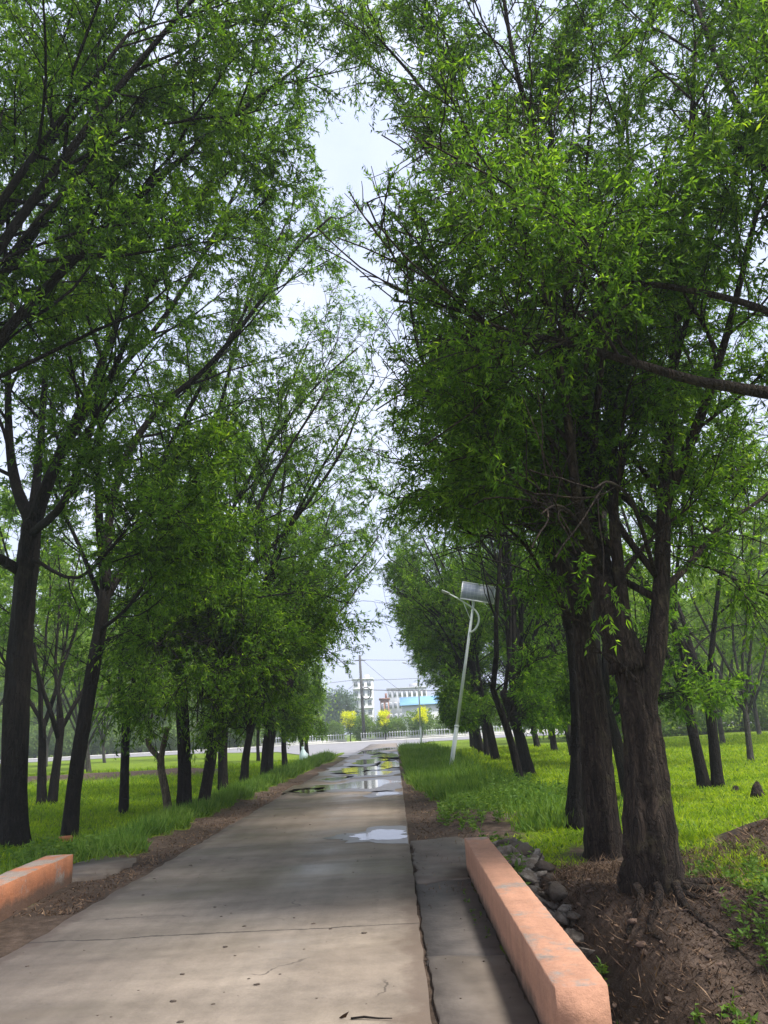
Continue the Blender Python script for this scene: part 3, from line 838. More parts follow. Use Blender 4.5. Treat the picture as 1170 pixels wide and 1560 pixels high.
L_ = [(vb, -6.1, 38.5, .25, 1.0, 'willow in the left row beside the wide puddle, slim trunk'),
      (vd, -6.2, 44.5, .12, 1.0, 'willow in the left row beyond the wide puddle'),
      (vd, -6.4, 57.5, -.12, .95, 'last but one willow of the left row, bare twigs over the road'),
      (vd, -10.5, 61, .1, .85, 'last willow of the left row, set back beside the paved corner')]
for o, x, y, rz, sc, lab in L_: copy_tree(o, (x, y, gz(x, y)-.05), rz, sc, lab, LG)

# --- R1: the big nearest tree on the ditch bank, right
T = Tree(111, gap_right, density=0.3, nleaf=21, l2=12, l3=10, l4=12, leaf=(0.082, 0.0185))
Y = 8.66; b0 = gr(992, 1350); b0[2] = gz(b0[0], b0[1]) - .12
tr = T.trunk([b0] + pts(Y, (990, 1280), (985, 1180), (976, 1100), (962, 1030), (942, 970), (922, 890)), .285, .115, .3, 24, .16)
e = tr[-1]
T.limb([tr[-14], tr[-7], tr[-3]] + pts(Y, (915, 865, .2), (900, 780, .3), (885, 640, .4), (868, 500, .5), (850, 330, .7), (835, 150, .9)), .225, .03, 14, t0=.35, n2=14)
T.limb([tr[-24]] + pts(Y, (985, 1060, -.05), (1000, 985, -.1), (1008, 880, 0), (1012, 760, 0), (1020, 640, .1), (1035, 450, .3), (1050, 250, .6), (1060, 60, .8)), .15, .03, 10, t0=.35, n2=14)
T.limb(pts(Y, (918, 880, .2), (880, 760, -.5), (860, 600, -.9), (820, 420, -1.1), (770, 250, -1.2)), .08, .02)
T.limb(pts(Y, (1008, 900, 0), (1050, 860, .4), (1100, 800, .8), (1160, 760, 1.2), (1220, 700, 1.5)), .05, .015)
T.limb(pts(Y, (905, 800, .3), (850, 790, -.2), (790, 740, -.6), (740, 690, -.9)), .04, .012)
T.limb(pts(Y, (1012, 770, 0), (1080, 600, -.6), (1130, 420, -1.0), (1180, 200, -1.3)), .07, .02)
T.limb(pts(Y, (900, 780, .3), (930, 650, .9), (950, 480, 1.4), (960, 300, 1.8), (950, 120, 2.0)), .08, .02)
T.limb([tr[-16]] + pts(Y, (958, 1000, -.12), (946, 900, -.1), (935, 780, 0), (938, 640, .2), (960, 480, .3)), .12, .03, 10, t0=.4)
T.limb(pts(Y, (918, 870, 0), (885, 800, -.9), (850, 770, -1.6), (815, 790, -2.1)), .03, .008, 6, t0=.5, n2=5)
T.limb(pts(Y, (1000, 880, 0), (965, 770, -.9), (930, 735, -1.7), (905, 745, -2.1)), .03, .008, 6, t0=.6, n2=3)
for dx, dy in ((0, 0), (25, 30), (-12, -40)):                       # dead twigs on the trunk
    T.limb(pts(Y, (930+dx, 1010+dy, -.25), (905+dx*2, 985+dy, -.5), (878+dx*3, 990+dy*1.4, -.6)), .014, .004, 5, n2=0)
T.limb(pts(Y, (850, 330, .7), (815, 210, .4), (785, 100, .1), (765, -20, -.2), (750, -120, -.4)), .055, .015, t0=.2)
T.limb(pts(Y, (868, 500, .5), (800, 380, .6), (720, 240, .7), (640, 130, .7), (560, 40, .6)), .06, .015)
T.limb(pts(Y, (980, 1050, -.1), (930, 1000, -.35), (880, 990, -.4)), .035, .012, n2=2)
big_tree = T.link(b0, 'thickest willow on the right, brown bark, splitting into two great stems above the ditch', RG, BARKBROWN)

# --- R2: leaning into it
T = Tree(112, gap_right, nleaf=15, l2=10, l3=10, l4=9, leaf=(0.092, 0.021))
Y = 10.85; b0 = gr(920, 1300); b0[2] = gz(b0[0], b0[1]) - .08
tr = T.trunk([b0] + pts(Y, (912, 1200), (905, 1100), (895, 1010), (885, 930)), .24, .13, .2, 18, .15)
T.limb([tr[-1]] + pts(Y, (862, 870, .1), (835, 820, .1), (790, 745, 0), (735, 690, -.1), (690, 640, -.2), (655, 560, -.3)), .13, .02, t0=.4, n2=11)
T.limb([tr[-1]] + pts(Y, (885, 830, .3), (880, 700, .6), (855, 540, .9), (800, 370, 1.1), (750, 200, 1.2)), .13, .03)
T.limb([tr[-3]] + pts(Y, (905, 850, .6), (920, 720, 1.2), (935, 560, 1.8), (920, 380, 2.4)), .11, .03)
T.limb([tr[-4]] + pts(Y, (840, 900, -.5), (800, 830, -1.0), (740, 780, -1.4)), .04, .012)
T.link(b0, 'brown barked willow leaning left against the thickest right hand tree', RG, BARKBROWN)

# --- R3: dark stem just behind
T = Tree(113, gap_right, nleaf=12, l2=10, l3=9, l4=8, leaf=(0.105, 0.025))
Y = 13.1; b0 = gr(880, 1268); b0[2] = gz(b0[0], b0[1]) - .08
tr = T.trunk([b0] + pts(Y, (884, 1150), (880, 1050), (870, 960)), .19, .095, .2, 14)
T.limb([tr[-1]] + pts(Y, (840, 850, .2), (800, 760, .2), (730, 690, 0), (685, 640, -.2), (640, 540, -.5), (620, 430, -.8)), .10, .02)
T.limb([tr[-1]] + pts(Y, (870, 800, .6), (850, 640, 1.2), (800, 480, 1.8), (740, 330, 2.4)), .10, .02)
T.limb([tr[-3]] + pts(Y, (900, 850, 1), (940, 720, 1.8), (990, 560, 2.6), (1020, 420, 3.2)), .09, .02)
T.link(b0, 'dark willow stem half hidden behind the brown leaning one', RG)

# --- R0: near tree outside the picture on the right, two bare limbs crossing into view
T = Tree(114, gap_right, density=0.3, nleaf=19, l2=10, l3=10, l4=11, leaf=(0.078, 0.0175))
b0 = np.array([5.6, 6.6, gz(5.6, 6.6) - .1])
tr = T.trunk([b0, (5.5, 6.6, 2.4), (5.3, 6.7, 4.2)], .26, .2)
T.limb([tr[-1]] + pts(7.0, (1170, 598), (1070, 582), (990, 560), (860, 522, .3), (760, 500, .5), (690, 470, .7), (600, 458, .9)), .075, .014, t0=.45, n2=13)
T.limb([tr[-1]] + pts(7.2, (1240, 520), (1160, 470), (1040, 440), (950, 430), (870, 420, .3), (800, 385, .6), (735, 310, .9), (690, 230, 1.2)), .05, .012, t0=.4, n2=12)
T.limb([tr[-1]] + pts(7.2, (1240, 380, 0), (1150, 220, .4), (1080, 60, .7), (1030, -80, 1.0)), .08, .02, n2=10)
T.limb([tr[-2]] + pts(7.2, (1300, 520, 1.0), (1220, 330, 1.6), (1170, 150, 2.0), (1120, -40, 2.4)), .08, .02, n2=10)
T.link(b0, 'near willow right of the picture with two bare limbs reaching in from the right edge', RG, BARKBROWN)

# --- right row further on
def row_variant_r(seed, x0, y0, h, label, rad=.2, n=9, lean=(-.95, 0, 0), leaf=(.17, .045), sprays=True):
    T = Tree(seed, gap_right, nleaf=11, l2=9, l3=8, l4=5, leaf=leaf); q = T.rng
    b0 = np.array([x0, y0, gz(x0, y0) - .05])
    top = b0 + np.array([-q.uniform(.1, .6), q.uniform(-.3, .3), q.uniform(2.6, 3.6)])
    tr = T.trunk([b0, b0 + (top-b0)*.5 + np.array([.08, 0, 0]), top], rad, rad*.75, .25, 12)
    auto_limbs(T, tr, n, lean, (.2, .72), h-3.0, .10, .55, None, True)
    low_sprays(T, tr, 5 if sprays else 8, (1.2, 2.4), (-2.0, 2.0) if sprays else (1.0, 5.2))
    return T.link(b0, label, RG)
wa = row_variant_r(211, 3.4, 22.5, 13, 'slim curved willow in front of the solar street lamp row', .12)
wb = row_variant_r(212, 4.5, 27.8, 14, 'stout dark willow right of the leaning solar lamp', .22, 6, (-.6, 0, 0))
wc = row_variant_r(213, 5.0, 17.8, 13.5, 'willow arching left over the verge behind the dark stem', .14, 6, (-.6, 0, 0))
wd = row_variant_r(214, 4.9, 40.0, 14.5, 'willow just behind the foot of the leaning solar lamp', .2, 10, (-1.3, 0, 0), (.19, .05), False)
we = row_variant_r(215, 5.2, 46.0, 14.5, 'willow past the leaning solar lamp, dark stem', .2, 10, (-1.3, 0, 0), (.19, .05), False)
wf = row_variant_r(216, 4.85, 30.5, 14.5, 'willow behind the stout dark one on the right', .16, 10, (-1.2, 0, 0), (.17, .045))
R_ = [(wd, 5.5, 52.0, -.1, 1.0, 'willow midway between the two solar lamps'),
      (we, 5.8, 58.0, .15, .98, 'willow in the right row before the far solar lamp'),
      (wd, 6.2, 64.0, .2, .95, 'willow beside the far solar lamp'),
      (we, 6.6, 70.0, -.1, .9, 'last willow of the right row before the crossing road')]
for o, x, y, rz, sc, lab in R_: copy_tree(o, (x, y, gz(x, y)-.05), rz, sc, lab, RG)

for o, x, y, rz, sc, lab in ((we, 8.3, 33.5, .1, .95, 'bushy willow in the second line right of the leaning lamp pole'), (wd, 8.9, 40.5, -.2, 1.0, 'bushy willow in the second line behind the leaning lamp pole'),
                             (we, 9.4, 48.0, .2, 1.0, 'third willow of the second line on the right'), (wd, 10.0, 57.0, -.1, 1.0, 'last willow of the second line on the right')):
    copy_tree(o, (x, y, gz(x, y)-.05), rz, sc, lab, RG)

# --- trees standing in the fields behind the rows
def field_tree(seed, loc, h, label, group, twin=False, bark=None, leafmat=None, leaf=(.20, .05), nleaf=8, rad=.15):
    T = Tree(seed, (lambda P, s: P[:, 2] > 1.9 - s), nleaf=nleaf, l2=9, l3=7, l4=6, leaf=leaf); q = T.rng
    b0 = np.array([loc[0], loc[1], gz(*loc) - .05])
    stems = [(-.12, .35), (.2, -.3)] if twin else [(q.uniform(-.2, .2), 0)]
    for dx, lx in stems:
        p0 = b0 + np.array([dx, 0, 0]); top = p0 + np.array([-lx*.5 if twin else q.uniform(-.4, .4), 0, 2.6])
        tr = T.trunk([p0, (p0+top)/2, top], rad, rad*.75, .2, 10)
        auto_limbs(T, tr, 4 if twin else 6, (0, 0, 0), (.15, .65), h-2.6, rad*.55, .5)
    return T.link(b0, label, group, bark, leafmat, name='field_tree')
FG = 'trees in the fields beside the road'
f1 = field_tree(301, (7.6, 20.0), 11, 'twin-stemmed dark tree standing in the bright right meadow', FG, True, leaf=(.15, .032), nleaf=9)
f2 = field_tree(302, (12.4, 28.7), 13, 'slim pale trunked tree in the right meadow behind the twin-stemmed one', FG, False, FARBARK, FARLEAF, (.2, .055), 12, rad=.11)
f3 = field_tree(303, (-11.2, 25.8), 10, 'dark tree leaning right in the left field behind the thick trunk', FG, True, leaf=(.17, .036), nleaf=9)
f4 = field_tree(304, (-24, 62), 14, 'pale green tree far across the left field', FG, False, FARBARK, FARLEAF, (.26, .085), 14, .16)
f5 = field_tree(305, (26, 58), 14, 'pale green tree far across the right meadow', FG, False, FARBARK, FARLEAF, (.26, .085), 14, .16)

q = np.random.default_rng(5)
FB = 'far trees behind the fields'
side_words = ['left', 'right']
k = 0
spots = []
for s in (-1, 1):
    for row, (y0, n, x0, x1) in enumerate(((46, 5, 15, 42), (78, 8, 13, 62), (139, 9, 24, 105))):
        for i in range(n):
            spots.append((s, row, s*(x0 + (x1-x0)*(i+.5)/n + q.uniform(-1.5, 1.5)), y0 + q.uniform(-5, 5), i))
ordw = ['first', 'second', 'third', 'fourth', 'fifth', 'sixth', 'seventh', 'eighth', 'ninth']
for s, row, x, y, i in spots:
    src = (f4, f5, f2)[(i + row) % 3]
    lab = '%s tree out from the road in the %s row of trees across the %s field' % (ordw[i], ('near', 'middle', 'farthest')[row], side_words[(s+1)//2])
    copy_tree(src, (x, y, gz(x, y)-.05), q.uniform(0, 6.28), q.uniform(.85, 1.15)*(1.0 if row < 2 else 1.15), lab, FB)

# a tall wood far behind the crossing road, tree by tree
wood = []
def wood_tree(seed, loc, h, label):
    qq = np.random.default_rng(seed)
    o = empty('wood_tree', loc, 0, label, 'tree', 'tall trees of the far wood')
    b = MB(); b.tube([(0, 0, -.2), (.1, 0, h*.4), (0, .1, h*.8)], [.28, .2, .06], 8)
    lobes = []
    for k in range(30):
        t = (k+.5)/30; z = h*(.07 + .9*t); r = h*.26*(1-(t-.35)**2*1.5)*qq.uniform(.35, 1); a = k*2.4
        lobes.append((r*math.cos(a), r*math.sin(a), z)); b.tube([(0, 0, z*.8), lobes[-1]], [.07, .03], 5)
    b.build('trunk', FARBARK, o, True)
    L = np.array(lobes); n = 22000
    P = L[qq.integers(0, 30, n)] + qq.normal(size=(n, 3))*np.array([.9, .9, .7])*h/15
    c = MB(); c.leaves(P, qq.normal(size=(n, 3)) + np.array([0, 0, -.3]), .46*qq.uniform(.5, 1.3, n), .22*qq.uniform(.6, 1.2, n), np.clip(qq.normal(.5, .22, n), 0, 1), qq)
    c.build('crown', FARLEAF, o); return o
wl = 'tall pale green tree of the far wood seen between the trunks on the %s side'
wood = [wood_tree(801+i, ((-30-7*i), 137+3*i, 0), 20+i, wl % 'left') for i in range(3)]
k = 0
for row in range(2):
    for x in np.arange(20, 112, 4.3):
        k += 1
        copy_tree(wood[k % 3], (-(x + q.uniform(-1.2, 1.2)), 137 + 11*row + q.uniform(-2, 3), 0), q.uniform(0, 6.28), q.uniform(.8, 1.15)*(1 + .15*row), wl % 'left', 'tall trees of the far wood')
for row in range(2):
    for x in np.arange(17, 62, 3.6):
        k += 1
        yy = 66 + .25*x + 12*row + q.uniform(-2, 2)
        copy_tree(wood[k % 3], (x*(1 + .2*row) + q.uniform(-1, 1), yy, gz(x, yy)-.1), q.uniform(0, 6.28), q.uniform(.55, .8), wl % 'right', 'tall trees of the far wood')

# stumps in the meadow
for (x, y, h, lab) in ((7.33, 16.8, .34, 'pointed broken tree stump in the bright right meadow'), (7.6, 18.5, .16, 'low tree stump left of the pointed one in the meadow')):
    b = MB(); z0 = gz(x, y) - .03; qq = np.random.default_rng(int(x*100))
    pp = np.array([(x, y, z0), (x, y, z0+h*.4), (x+.02, y, z0+h*.75), (x+.04, y, z0+h)])
    b.tube(pp, np.array([.17, .11, .075, .03]), 11, True, None, 1 + qq.normal(size=(4, 11))*.16)
    tag(b.build('tree_stump', BARKBROWN, smooth=True), lab, 'stump')

# ------------------------------------------------------------------ ground cover (uncountable)
def blades(region, n, hmin, hmax, wid, seed, mat, name, label=None, far_scale=0.0, lean=.5, per=1, tbase=.5, tvar=.2, dirt=True, zoff=0.0):
    q = np.random.default_rng(seed)
    x, y = region(q, n)
    if dirt:
        k = q.uniform(0, 1, len(x)) > dirtness(x, y)*1.6
        x, y = x[k], y[k]
    z = H(x, y) - .01 + zoff
    m = len(x)
    sc = 1 + far_scale*np.maximum(y-12, 0)
    D = np.stack([q.normal(size=m)*lean, q.normal(size=m)*lean, np.ones(m)], 1)
    h_ = 1 + .35*wav(x, y, 1.9, 6)
    h = q.uniform(hmin, hmax, m)*np.minimum(sc, 3.0)*h_
    clump = wav(x, y, .8, 4)*.5 + .35*wav(x, y, 2.9, 1)
    tint = np.clip(tbase + clump*.6 + q.normal(size=m)*tvar, 0, 1)
    b = MB(); b.leaves(np.stack([x, y, z], 1), D, h, wid*sc, tint, q, .10)
    o = b.build(name, mat); tag(o, label, None, None, 'stuff'); return o

def reg_right(q, n):
    y = 8.5 + 52*q.uniform(0, 1, n)**2.0; x = 1.2 + (2 + .62*y)*q.uniform(0, 1, n)
    return x, y
def reg_left(q, n):
    y = 11 + 42*q.uniform(0, 1, n)**1.7; x = -4.0 - (2 + .62*y)*q.uniform(0, 1, n)
    return x, y
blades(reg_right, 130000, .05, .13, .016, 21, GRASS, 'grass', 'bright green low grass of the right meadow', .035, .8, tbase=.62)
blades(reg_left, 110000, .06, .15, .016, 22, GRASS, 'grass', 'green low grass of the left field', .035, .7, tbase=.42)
blades(reg_right, 45000, .03, .07, .035, 28, WEED, 'clover', 'low broad leaved ground cover in the right meadow', .03, 1.3, tbase=.5, tvar=.25)
blades(reg_left, 40000, .03, .08, .035, 29, WEED, 'clover', 'low broad leaved ground cover in the left field', .03, 1.3, tbase=.45, tvar=.25)
def reg_verge_l(q, n):
    y = 10.8 + 44*q.uniform(0, 1, n)**1.6; x = -4.15 - np.abs(q.normal(size=n))*.55*(1 + .2*(y < 16)); return x, y
def reg_verge_r(q, n):
    y = 13.0 + 58*q.uniform(0, 1, n)**1.6; x = .75 - .5*np.clip((y-19)/7, 0, 1) + np.abs(q.normal(size=n))*1.2; return x, y
blades(reg_verge_l, 34000, .12, .34, .02, 23, WEED, 'grass', 'tall rank grass along the left verge', .02, .45, tbase=.55)
blades(reg_verge_r, 34000, .10, .36, .022, 24, WEED, 'grass', 'tall rank grass along the right verge', .02, .45, tbase=.6)
def reg_bank(q, n):
    return q.uniform(1.3, 6.2, n), 6.3 + 4.2*q.uniform(0, 1, n)
blades(reg_bank, 14000, .015, .06, .022, 27, LITTER, 'litter', 'small dead leaves on the ditch bank', 0, 1.6, tbase=.4, tvar=.3, dirt=False)
blades(reg_bank, 15000, .04, .22, .008, 25, LITTER, 'litter', 'dry brown leaves and rootlets on the ditch bank', 0, 1.4, tbase=.5, tvar=.25, dirt=False)
def reg_dirt(q, n):
    y = 9 + 22*q.uniform(0, 1, n)**1.4; s = q.uniform(0, 1, n) < .5
    x = np.where(s, -3.55 - np.abs(q.normal(size=n))*.45, .25 + np.abs(q.normal(size=n))*.7); return x, y
blades(reg_dirt, 9000, .03, .10, .012, 26, LITTER, 'litter', 'dry leaves on the bare verges', 0, 2.0, tbase=.5, tvar=.25, dirt=False)

b = MB(); qc = np.random.default_rng(61)
for k in range(420):
    x = 1.25 + 3.6*qc.uniform()**1.3; y = 6.6 + 3.4*qc.uniform()
    if y > float(bank_edge(x)) + .3: continue
    s_ = qc.uniform(.012, .05)*(1 if qc.uniform() < .85 else 1.7)
    v_, f_ = rock_hull(qc, 10); b.add(np.array([x, y, gz(x, y) + s_*.15]) + v_*s_*np.array([1.2, 1, .7]), [f_])
SOILCLOD = plain('brown_soil_clod', (.15, .098, .07), (.06, .042, .032), 8, .95, 0, .8)
tag(b.build('rubble', SOILCLOD), 'crumbling brown soil clods on the ditch bank', None, None, 'stuff')
for k in range(6):
    a = (-2.3, -1.75, -1.3, -.75, -.3, .15)[k] + qc.uniform(-.1, .1); p0 = np.array([2.52 + .30*math.cos(a), 8.66 + .30*math.sin(a), 0]); pr = []
    for t in np.linspace(0, 1, 9):
        x = p0[0] + math.cos(a)*t*(.35 + .35*(k % 3)) + .07*math.sin(t*7+k); y = p0[1] + math.sin(a)*t*(.35 + .35*(k % 3)) + .05*math.cos(t*6+k*2)
        pr.append((x, y, gz(x, y) + .12*(1-t)**3 + .005 - .02*t))
    rb_ = MB(); rb_.tube(np.array(pr) - np.array(big_tree.location), np.linspace(.048, .008, 9), 7); rb_.build('root', BARKBROWN, big_tree, True)

# leafy weeds, clump by clump
def weed_patch(cx, cy, rx, ry, n, h, seed, label):
    q = np.random.default_rng(seed); b = MB()
    for k in range(n):
        a = q.uniform(0, 6.28); rr = math.sqrt(q.uniform()); x, y = cx + rx*rr*math.cos(a), cy + ry*rr*math.sin(a)
        z = gz(x, y); hh = h*q.uniform(.5, 1.1); m = 14
        t = q.uniform(.1, 1, m); ln = q.normal(size=2)*.18
        P = np.stack([x + ln[0]*t*hh*2, y + ln[1]*t*hh*2, z + t*hh], 1)
        D = np.stack([q.normal(size=m), q.normal(size=m), q.uniform(-.1, .7, m)], 1)
        b.sticks(np.array([[x, y, z-.02]]), np.array([[x+ln[0]*hh, y+ln[1]*hh, z+hh*.5]]), np.array([[x+2*ln[0]*hh, y+2*ln[1]*hh, z+hh]]), .004, .002)
        b.leaves(P, D, min(1, h*4.5)*q.uniform(.05, .11, m), min(1, h*4.5)*q.uniform(.02, .045, m), np.clip(q.normal(.55, .2, m), 0, 1), q, .08)
    return tag(b.build('weeds', WEED), label, None, None, 'stuff')
weed_patch(1.28, 10.6, .22, 1.1, 60, .28, 31, 'leafy weeds on top of the stone facing')
weed_patch(1.75, 8.0, .22, .5, 22, .25, 32, 'leafy weeds at the foot of the stone facing')
weed_patch(2.25, 6.75, .55, .35, 34, .22, 33, 'leafy weeds low on the ditch bank')
weed_patch(3.3, 7.6, .5, .5, 40, .18, 34, 'small weeds on the ditch bank under the big willow')
weed_patch(3.9, 7.6, .8, .9, 150, .17, 40, 'small weeds on the right side of the ditch bank')
weed_patch(2.9, 6.6, .6, .4, 60, .2, 41, 'low weeds near the bottom of the ditch bank')
weed_patch(3.6, 8.9, .7, .7, 50, .16, 35, 'small weeds behind the big willow')
weed_patch(1.3, 15.5, .6, 2.3, 110, .26, 36, 'weeds on the spoil heap beside the road')
weed_patch(-5.6, 13.2, .9, 1.3, 110, .30, 37, 'weeds behind the left parapet')
weed_patch(.66, 8.0, .06, 1.2, 14, .06, 38, 'tiny weeds along the foot of the right parapet')
weed_patch(2.6, 17.5, .8, 3, 150, .42, 39, 'tall weeds under the right row')

# mud clods and bits on the road
b = MB(); q = np.random.default_rng(51)
for k in range(170):
    y = 4.8 + 14*q.uniform()**1.6; x = q.uniform(ROADL+.1, ROADR-.05); s_ = .003 + .014*q.uniform()**3
    b.blob((x, y, .03 + s_*.2), s_, q, 1, .3, (1.5, 1, .5))
for k in range(70):
    y = 5 + 8.6*q.uniform(); x = q.uniform(.16, .75); s_ = q.uniform(.003, .010)
    b.blob((x, y, .014 + s_*.2), s_, q, 1, .3, (1.3, 1, .6))
CLOD = plain('mud_clod', (.10, .075, .055), (.05, .038, .03), 10, .95)
tag(b.build('dirt', CLOD), 'mud clods and crumbs on the concrete', None, None, 'stuff')
b = MB(); b.leaves(np.array([[-.435, 5.33, .036]]), np.array([[.3, .1, .12]]), .07, .05, np.array([.2]), np.random.default_rng(2), .2)
tag(b.build('fallen_leaf', LITTER), 'dark curled leaf on the concrete road at the bottom', 'leaf')
b = MB(); b.tube([(-.36, 5.30, .038), (-.28, 5.29, .045), (-.19, 5.27, .040), (-.11, 5.25, .043)], [.006, .007, .005, .003], 6)
tag(b.build('twig', BARK), 'short dark twig lying on the road beside the curled leaf', 'twig')

# ------------------------------------------------------------------ solar street lamps
GALV = plain('pale_galvanised_steel', (.84, .86, .86), (.76, .79, .80), 4, .45, .0, .05)
ALU = plain('aluminium_frame', (.82, .83, .84), (.74, .76, .78), 5, .4, .0, .03)
def cell_material():
    m, nt, out = nodes('solar_cells')
    c = coords(nt)
    br = N(nt, 'TexBrick'); br.offset = 0.0; nt.links.new(c, br.inputs['Vector'])
    mp = N(nt, 'Mapping'); mp.inputs['Rotation'].default_value = (R(90), 0, 0); nt.links.new(c, mp.inputs['Vector']); nt.links.new(mp.outputs[0], br.inputs['Vector'])
    for s, v in (('Color1', (.33, .36, .47, 1)), ('Color2', (.37, .40, .50, 1)), ('Mortar', (.62, .64, .68, 1)), ('Scale', 1.0), ('Mortar Size', .006), ('Brick Width', .155), ('Row Height', .155)):
        br.inputs[s].default_value = v
    principled(nt, out, br.outputs['Color'], .35, None, 0, .5)
    return m
CELLS = cell_material()
LAMPW = plain('white_lamp_housing', (.7, .71, .7), (.6, .61, .6), 4, .4)

def solar_lamp(base, top, panel_w, label, lens=True):
    base = np.array(base, float); top = np.array(top, float)
    L = np.linalg.norm(top-base)
    o = empty('solar_street_lamp', base, 0, label, 'street lamp', 'solar street lamps')
    zax = Vector(nrm(top-base)); xax = Vector((1, 0, 0)); yax = zax.cross(xax).normalized(); xax = yax.cross(zax).normalized()
    M = Matrix((xax, yax, zax)).transposed().to_4x4()
    o.matrix_world = Matrix.Translation(Vector(base)) @ M
    b = MB(); b.tube([(0, 0, -.25), (0, 0, L*.25)], [.088, .084], 16); b.tube([(0, 0, L*.25-.02), (0, 0, L)], [.072, .050], 16); b.build('pole', GALV, o, True)
    b = MB(); b.tube([(0, 0, L*.25-.05), (0, 0, L*.25+.02)], [.098, .098], 16); b.build('collar', GALV, o, True)
    pw, ph = panel_w, panel_w*.56
    tilt = R(38)
    fr = empty('solar_panel', (0, 0, 0)); fr.parent = o; fr.location = (.12, -.10, L + ph*.42); fr.rotation_euler = (-tilt*.3, 0, 0)
    b = MB(); e = .045
    b.box((0, 0, ph/2-e/2), (pw, .045, e)); b.box((0, 0, -ph/2+e/2), (pw, .045, e))
    b.box((-pw/2+e/2, 0, 0), (e, .045, ph-2*e)); b.box((pw/2-e/2, 0, 0), (e, .045, ph-2*e)); b.build('frame', ALU, fr)
    b = MB(); b.box((0, -.004, 0), (pw-2*e, .022, ph-2*e)); b.build('cells', CELLS, fr)
    b = MB(); b.tube([(0, 0, L-.05), (.05, .0, L+ph*.25), (.11, -.03, L+ph*.45)], [.045, .04, .035], 10); b.build('bracket', GALV, o, True)
    a = smooth_path([(0, -.06, L*.80), (.20, -.12, L*.825), (.30, -.14, L*.875), (.22, -.12, L*.92), (-.05, -.06, L*.955), (-.6, 0, L*.992), (-1.1, .05, L*1.02)], 6)
    b = MB(); b.tube(a, np.linspace(.045, .028, len(a)), 10); arm = b.build('arm', GALV, o, True)
    b = MB(); b.tube([(-.02, -.03, L*.875), (-.42, 0, L*.978)], .016, 8); b.build('stay', GALV, arm, True)
    h = empty('lamp_head', (-1.22, .05, L*1.025)); h.parent = o; h.rotation_euler = (0, R(14), 0)
    b = MB(); b.box((0, 0, 0), (.36, .20, .07), 0, .02); b.build('housing', LAMPW, h)
    b = MB(); b.box((-.03, 0, -.045), (.24, .14, .03), 0, .008); b.build('lens', plain('frosted_lens', (.8, .8, .76), None, 3, .3), h)
    return o
bl = gr(687, 1176); bl[2] = gz(bl[0], bl[1])
tl = at(722, 915, bl[1])
solar_lamp(bl, tl, 1.42, 'leaning pale steel solar street lamp with tilted panel right of the road')
Yf = 72.0; tp = at(636, 1012, Yf); solar_lamp((tp[0]-.1, Yf, gz(tp[0], Yf)), tp, 1.4, 'far solar street lamp half hidden by leaves at the road end')

# ------------------------------------------------------------------ pale bag and scrap by the left row
BAG = plain('pale_plastic', (.52, .68, .68), (.62, .74, .74), 9, .4)
p = gr(460, 1163)
b = MB(); q = np.random.default_rng(9)
z = np.linspace(0, 1, 9); prof = np.array([.02, .20, .26, .27, .24, .19, .12, .06, .09])
b.tube(np.stack([np.zeros(9) + .03*np.sin(z*5), np.zeros(9), z*.95], 1), prof, 14, True, None, 1 + q.normal(size=(9, 14))*.09)
o = b.build('plastic_bag', BAG, smooth=True); o.location = (p[0]+.35, p[1]-2.2, gz(p[0], p[1]) + .1); tag(o, 'pale blue plastic bag against a tree trunk in the left row', 'bag')
p = gr(478, 1155); b = MB(); b.blob((0, 0, .12), .17, q, 2, .3, (1.3, 1, .8)); o = b.build('plastic_scrap', KERB, smooth=True)
o.location = (p[0], p[1], gz(p[0], p[1])); tag(o, 'small white plastic scrap on the ground at the left road end', 'litter')

# ------------------------------------------------------------------ the far end: pole, wires, fence, shrubs, buildings
POLE = plain('dark_weathered_concrete', (.10, .10, .10), (.07, .07, .07), 3, .8)
YP = 131.0
pb = at(555, 1127, YP); pt = at(548, 998, YP)
o = empty('utility_pole', (pb[0], YP, 0), 0, 'thin dark utility pole beyond the road end', 'utility pole')
b = MB(); b.tube([(0, 0, -.3), (pt[0]-pb[0], 0, pt[2])], [.30, .19], 12); b.build('pole', POLE, o, True)
b = MB(); b.box((pt[0]-pb[0], 0, pt[2]-.9), (1.9, .12, .12)); b.build('crossarm', POLE, o)
cc = at(558, 1056, YP); th = np.linspace(0, 6.28, 22)
b = MB(); b.tube(np.stack([.85*np.cos(th) + cc[0]-pb[0], np.full(22, -.25), .95*np.sin(th) + cc[2]], 1), .09, 6, False); b.build('cable_coil', POLE, o, True)
def wire(a, c, sag, label, r=.035):
    t = np.linspace(0, 1, 16)[:, None]; p = np.asarray(a)*(1-t) + np.asarray(c)*t; p[:, 2] -= sag*4*(t*(1-t))[:, 0]
    b = MB(); b.tube(p, r, 5, False); tag(b.build('overhead_wire', POLE), label, 'wire', 'wires on the far pole')
top = np.array([pt[0], YP, pt[2]])
wire(top + [0, -.1, -.8], top + [60, 3, -.6], 1.0, 'overhead wire running right from the pole top')
wire(top + [0, -.1, -.8], top + [-60, -3, -.6], 1.2, 'overhead wire running left from the pole top')
wire(top + [0, -.1, -4.0], top + [-60, -2, -4.2], 1.0, 'lower overhead wire running left from the pole')
wire(top + [0, .1, -4.2], top + [60, 2, -2.2], .8, 'middle overhead wire running right from the pole')
wire(np.array([pb[0]-.2, YP, cc[2]+.6]), np.array([pb[0]+60, YP+3, cc[2]-.6]), .8, 'lowest overhead wire running right from the cable coil', .06)
wire(top + [0, 0, -.4], at(610, 1052, YP+4), .2, 'slanting stay wire falling right from the pole top', .03)
wire(top + [0, 0, -3.5], at(531, 1050, YP+4), .2, 'slanting stay wire falling left from the pole', .03)

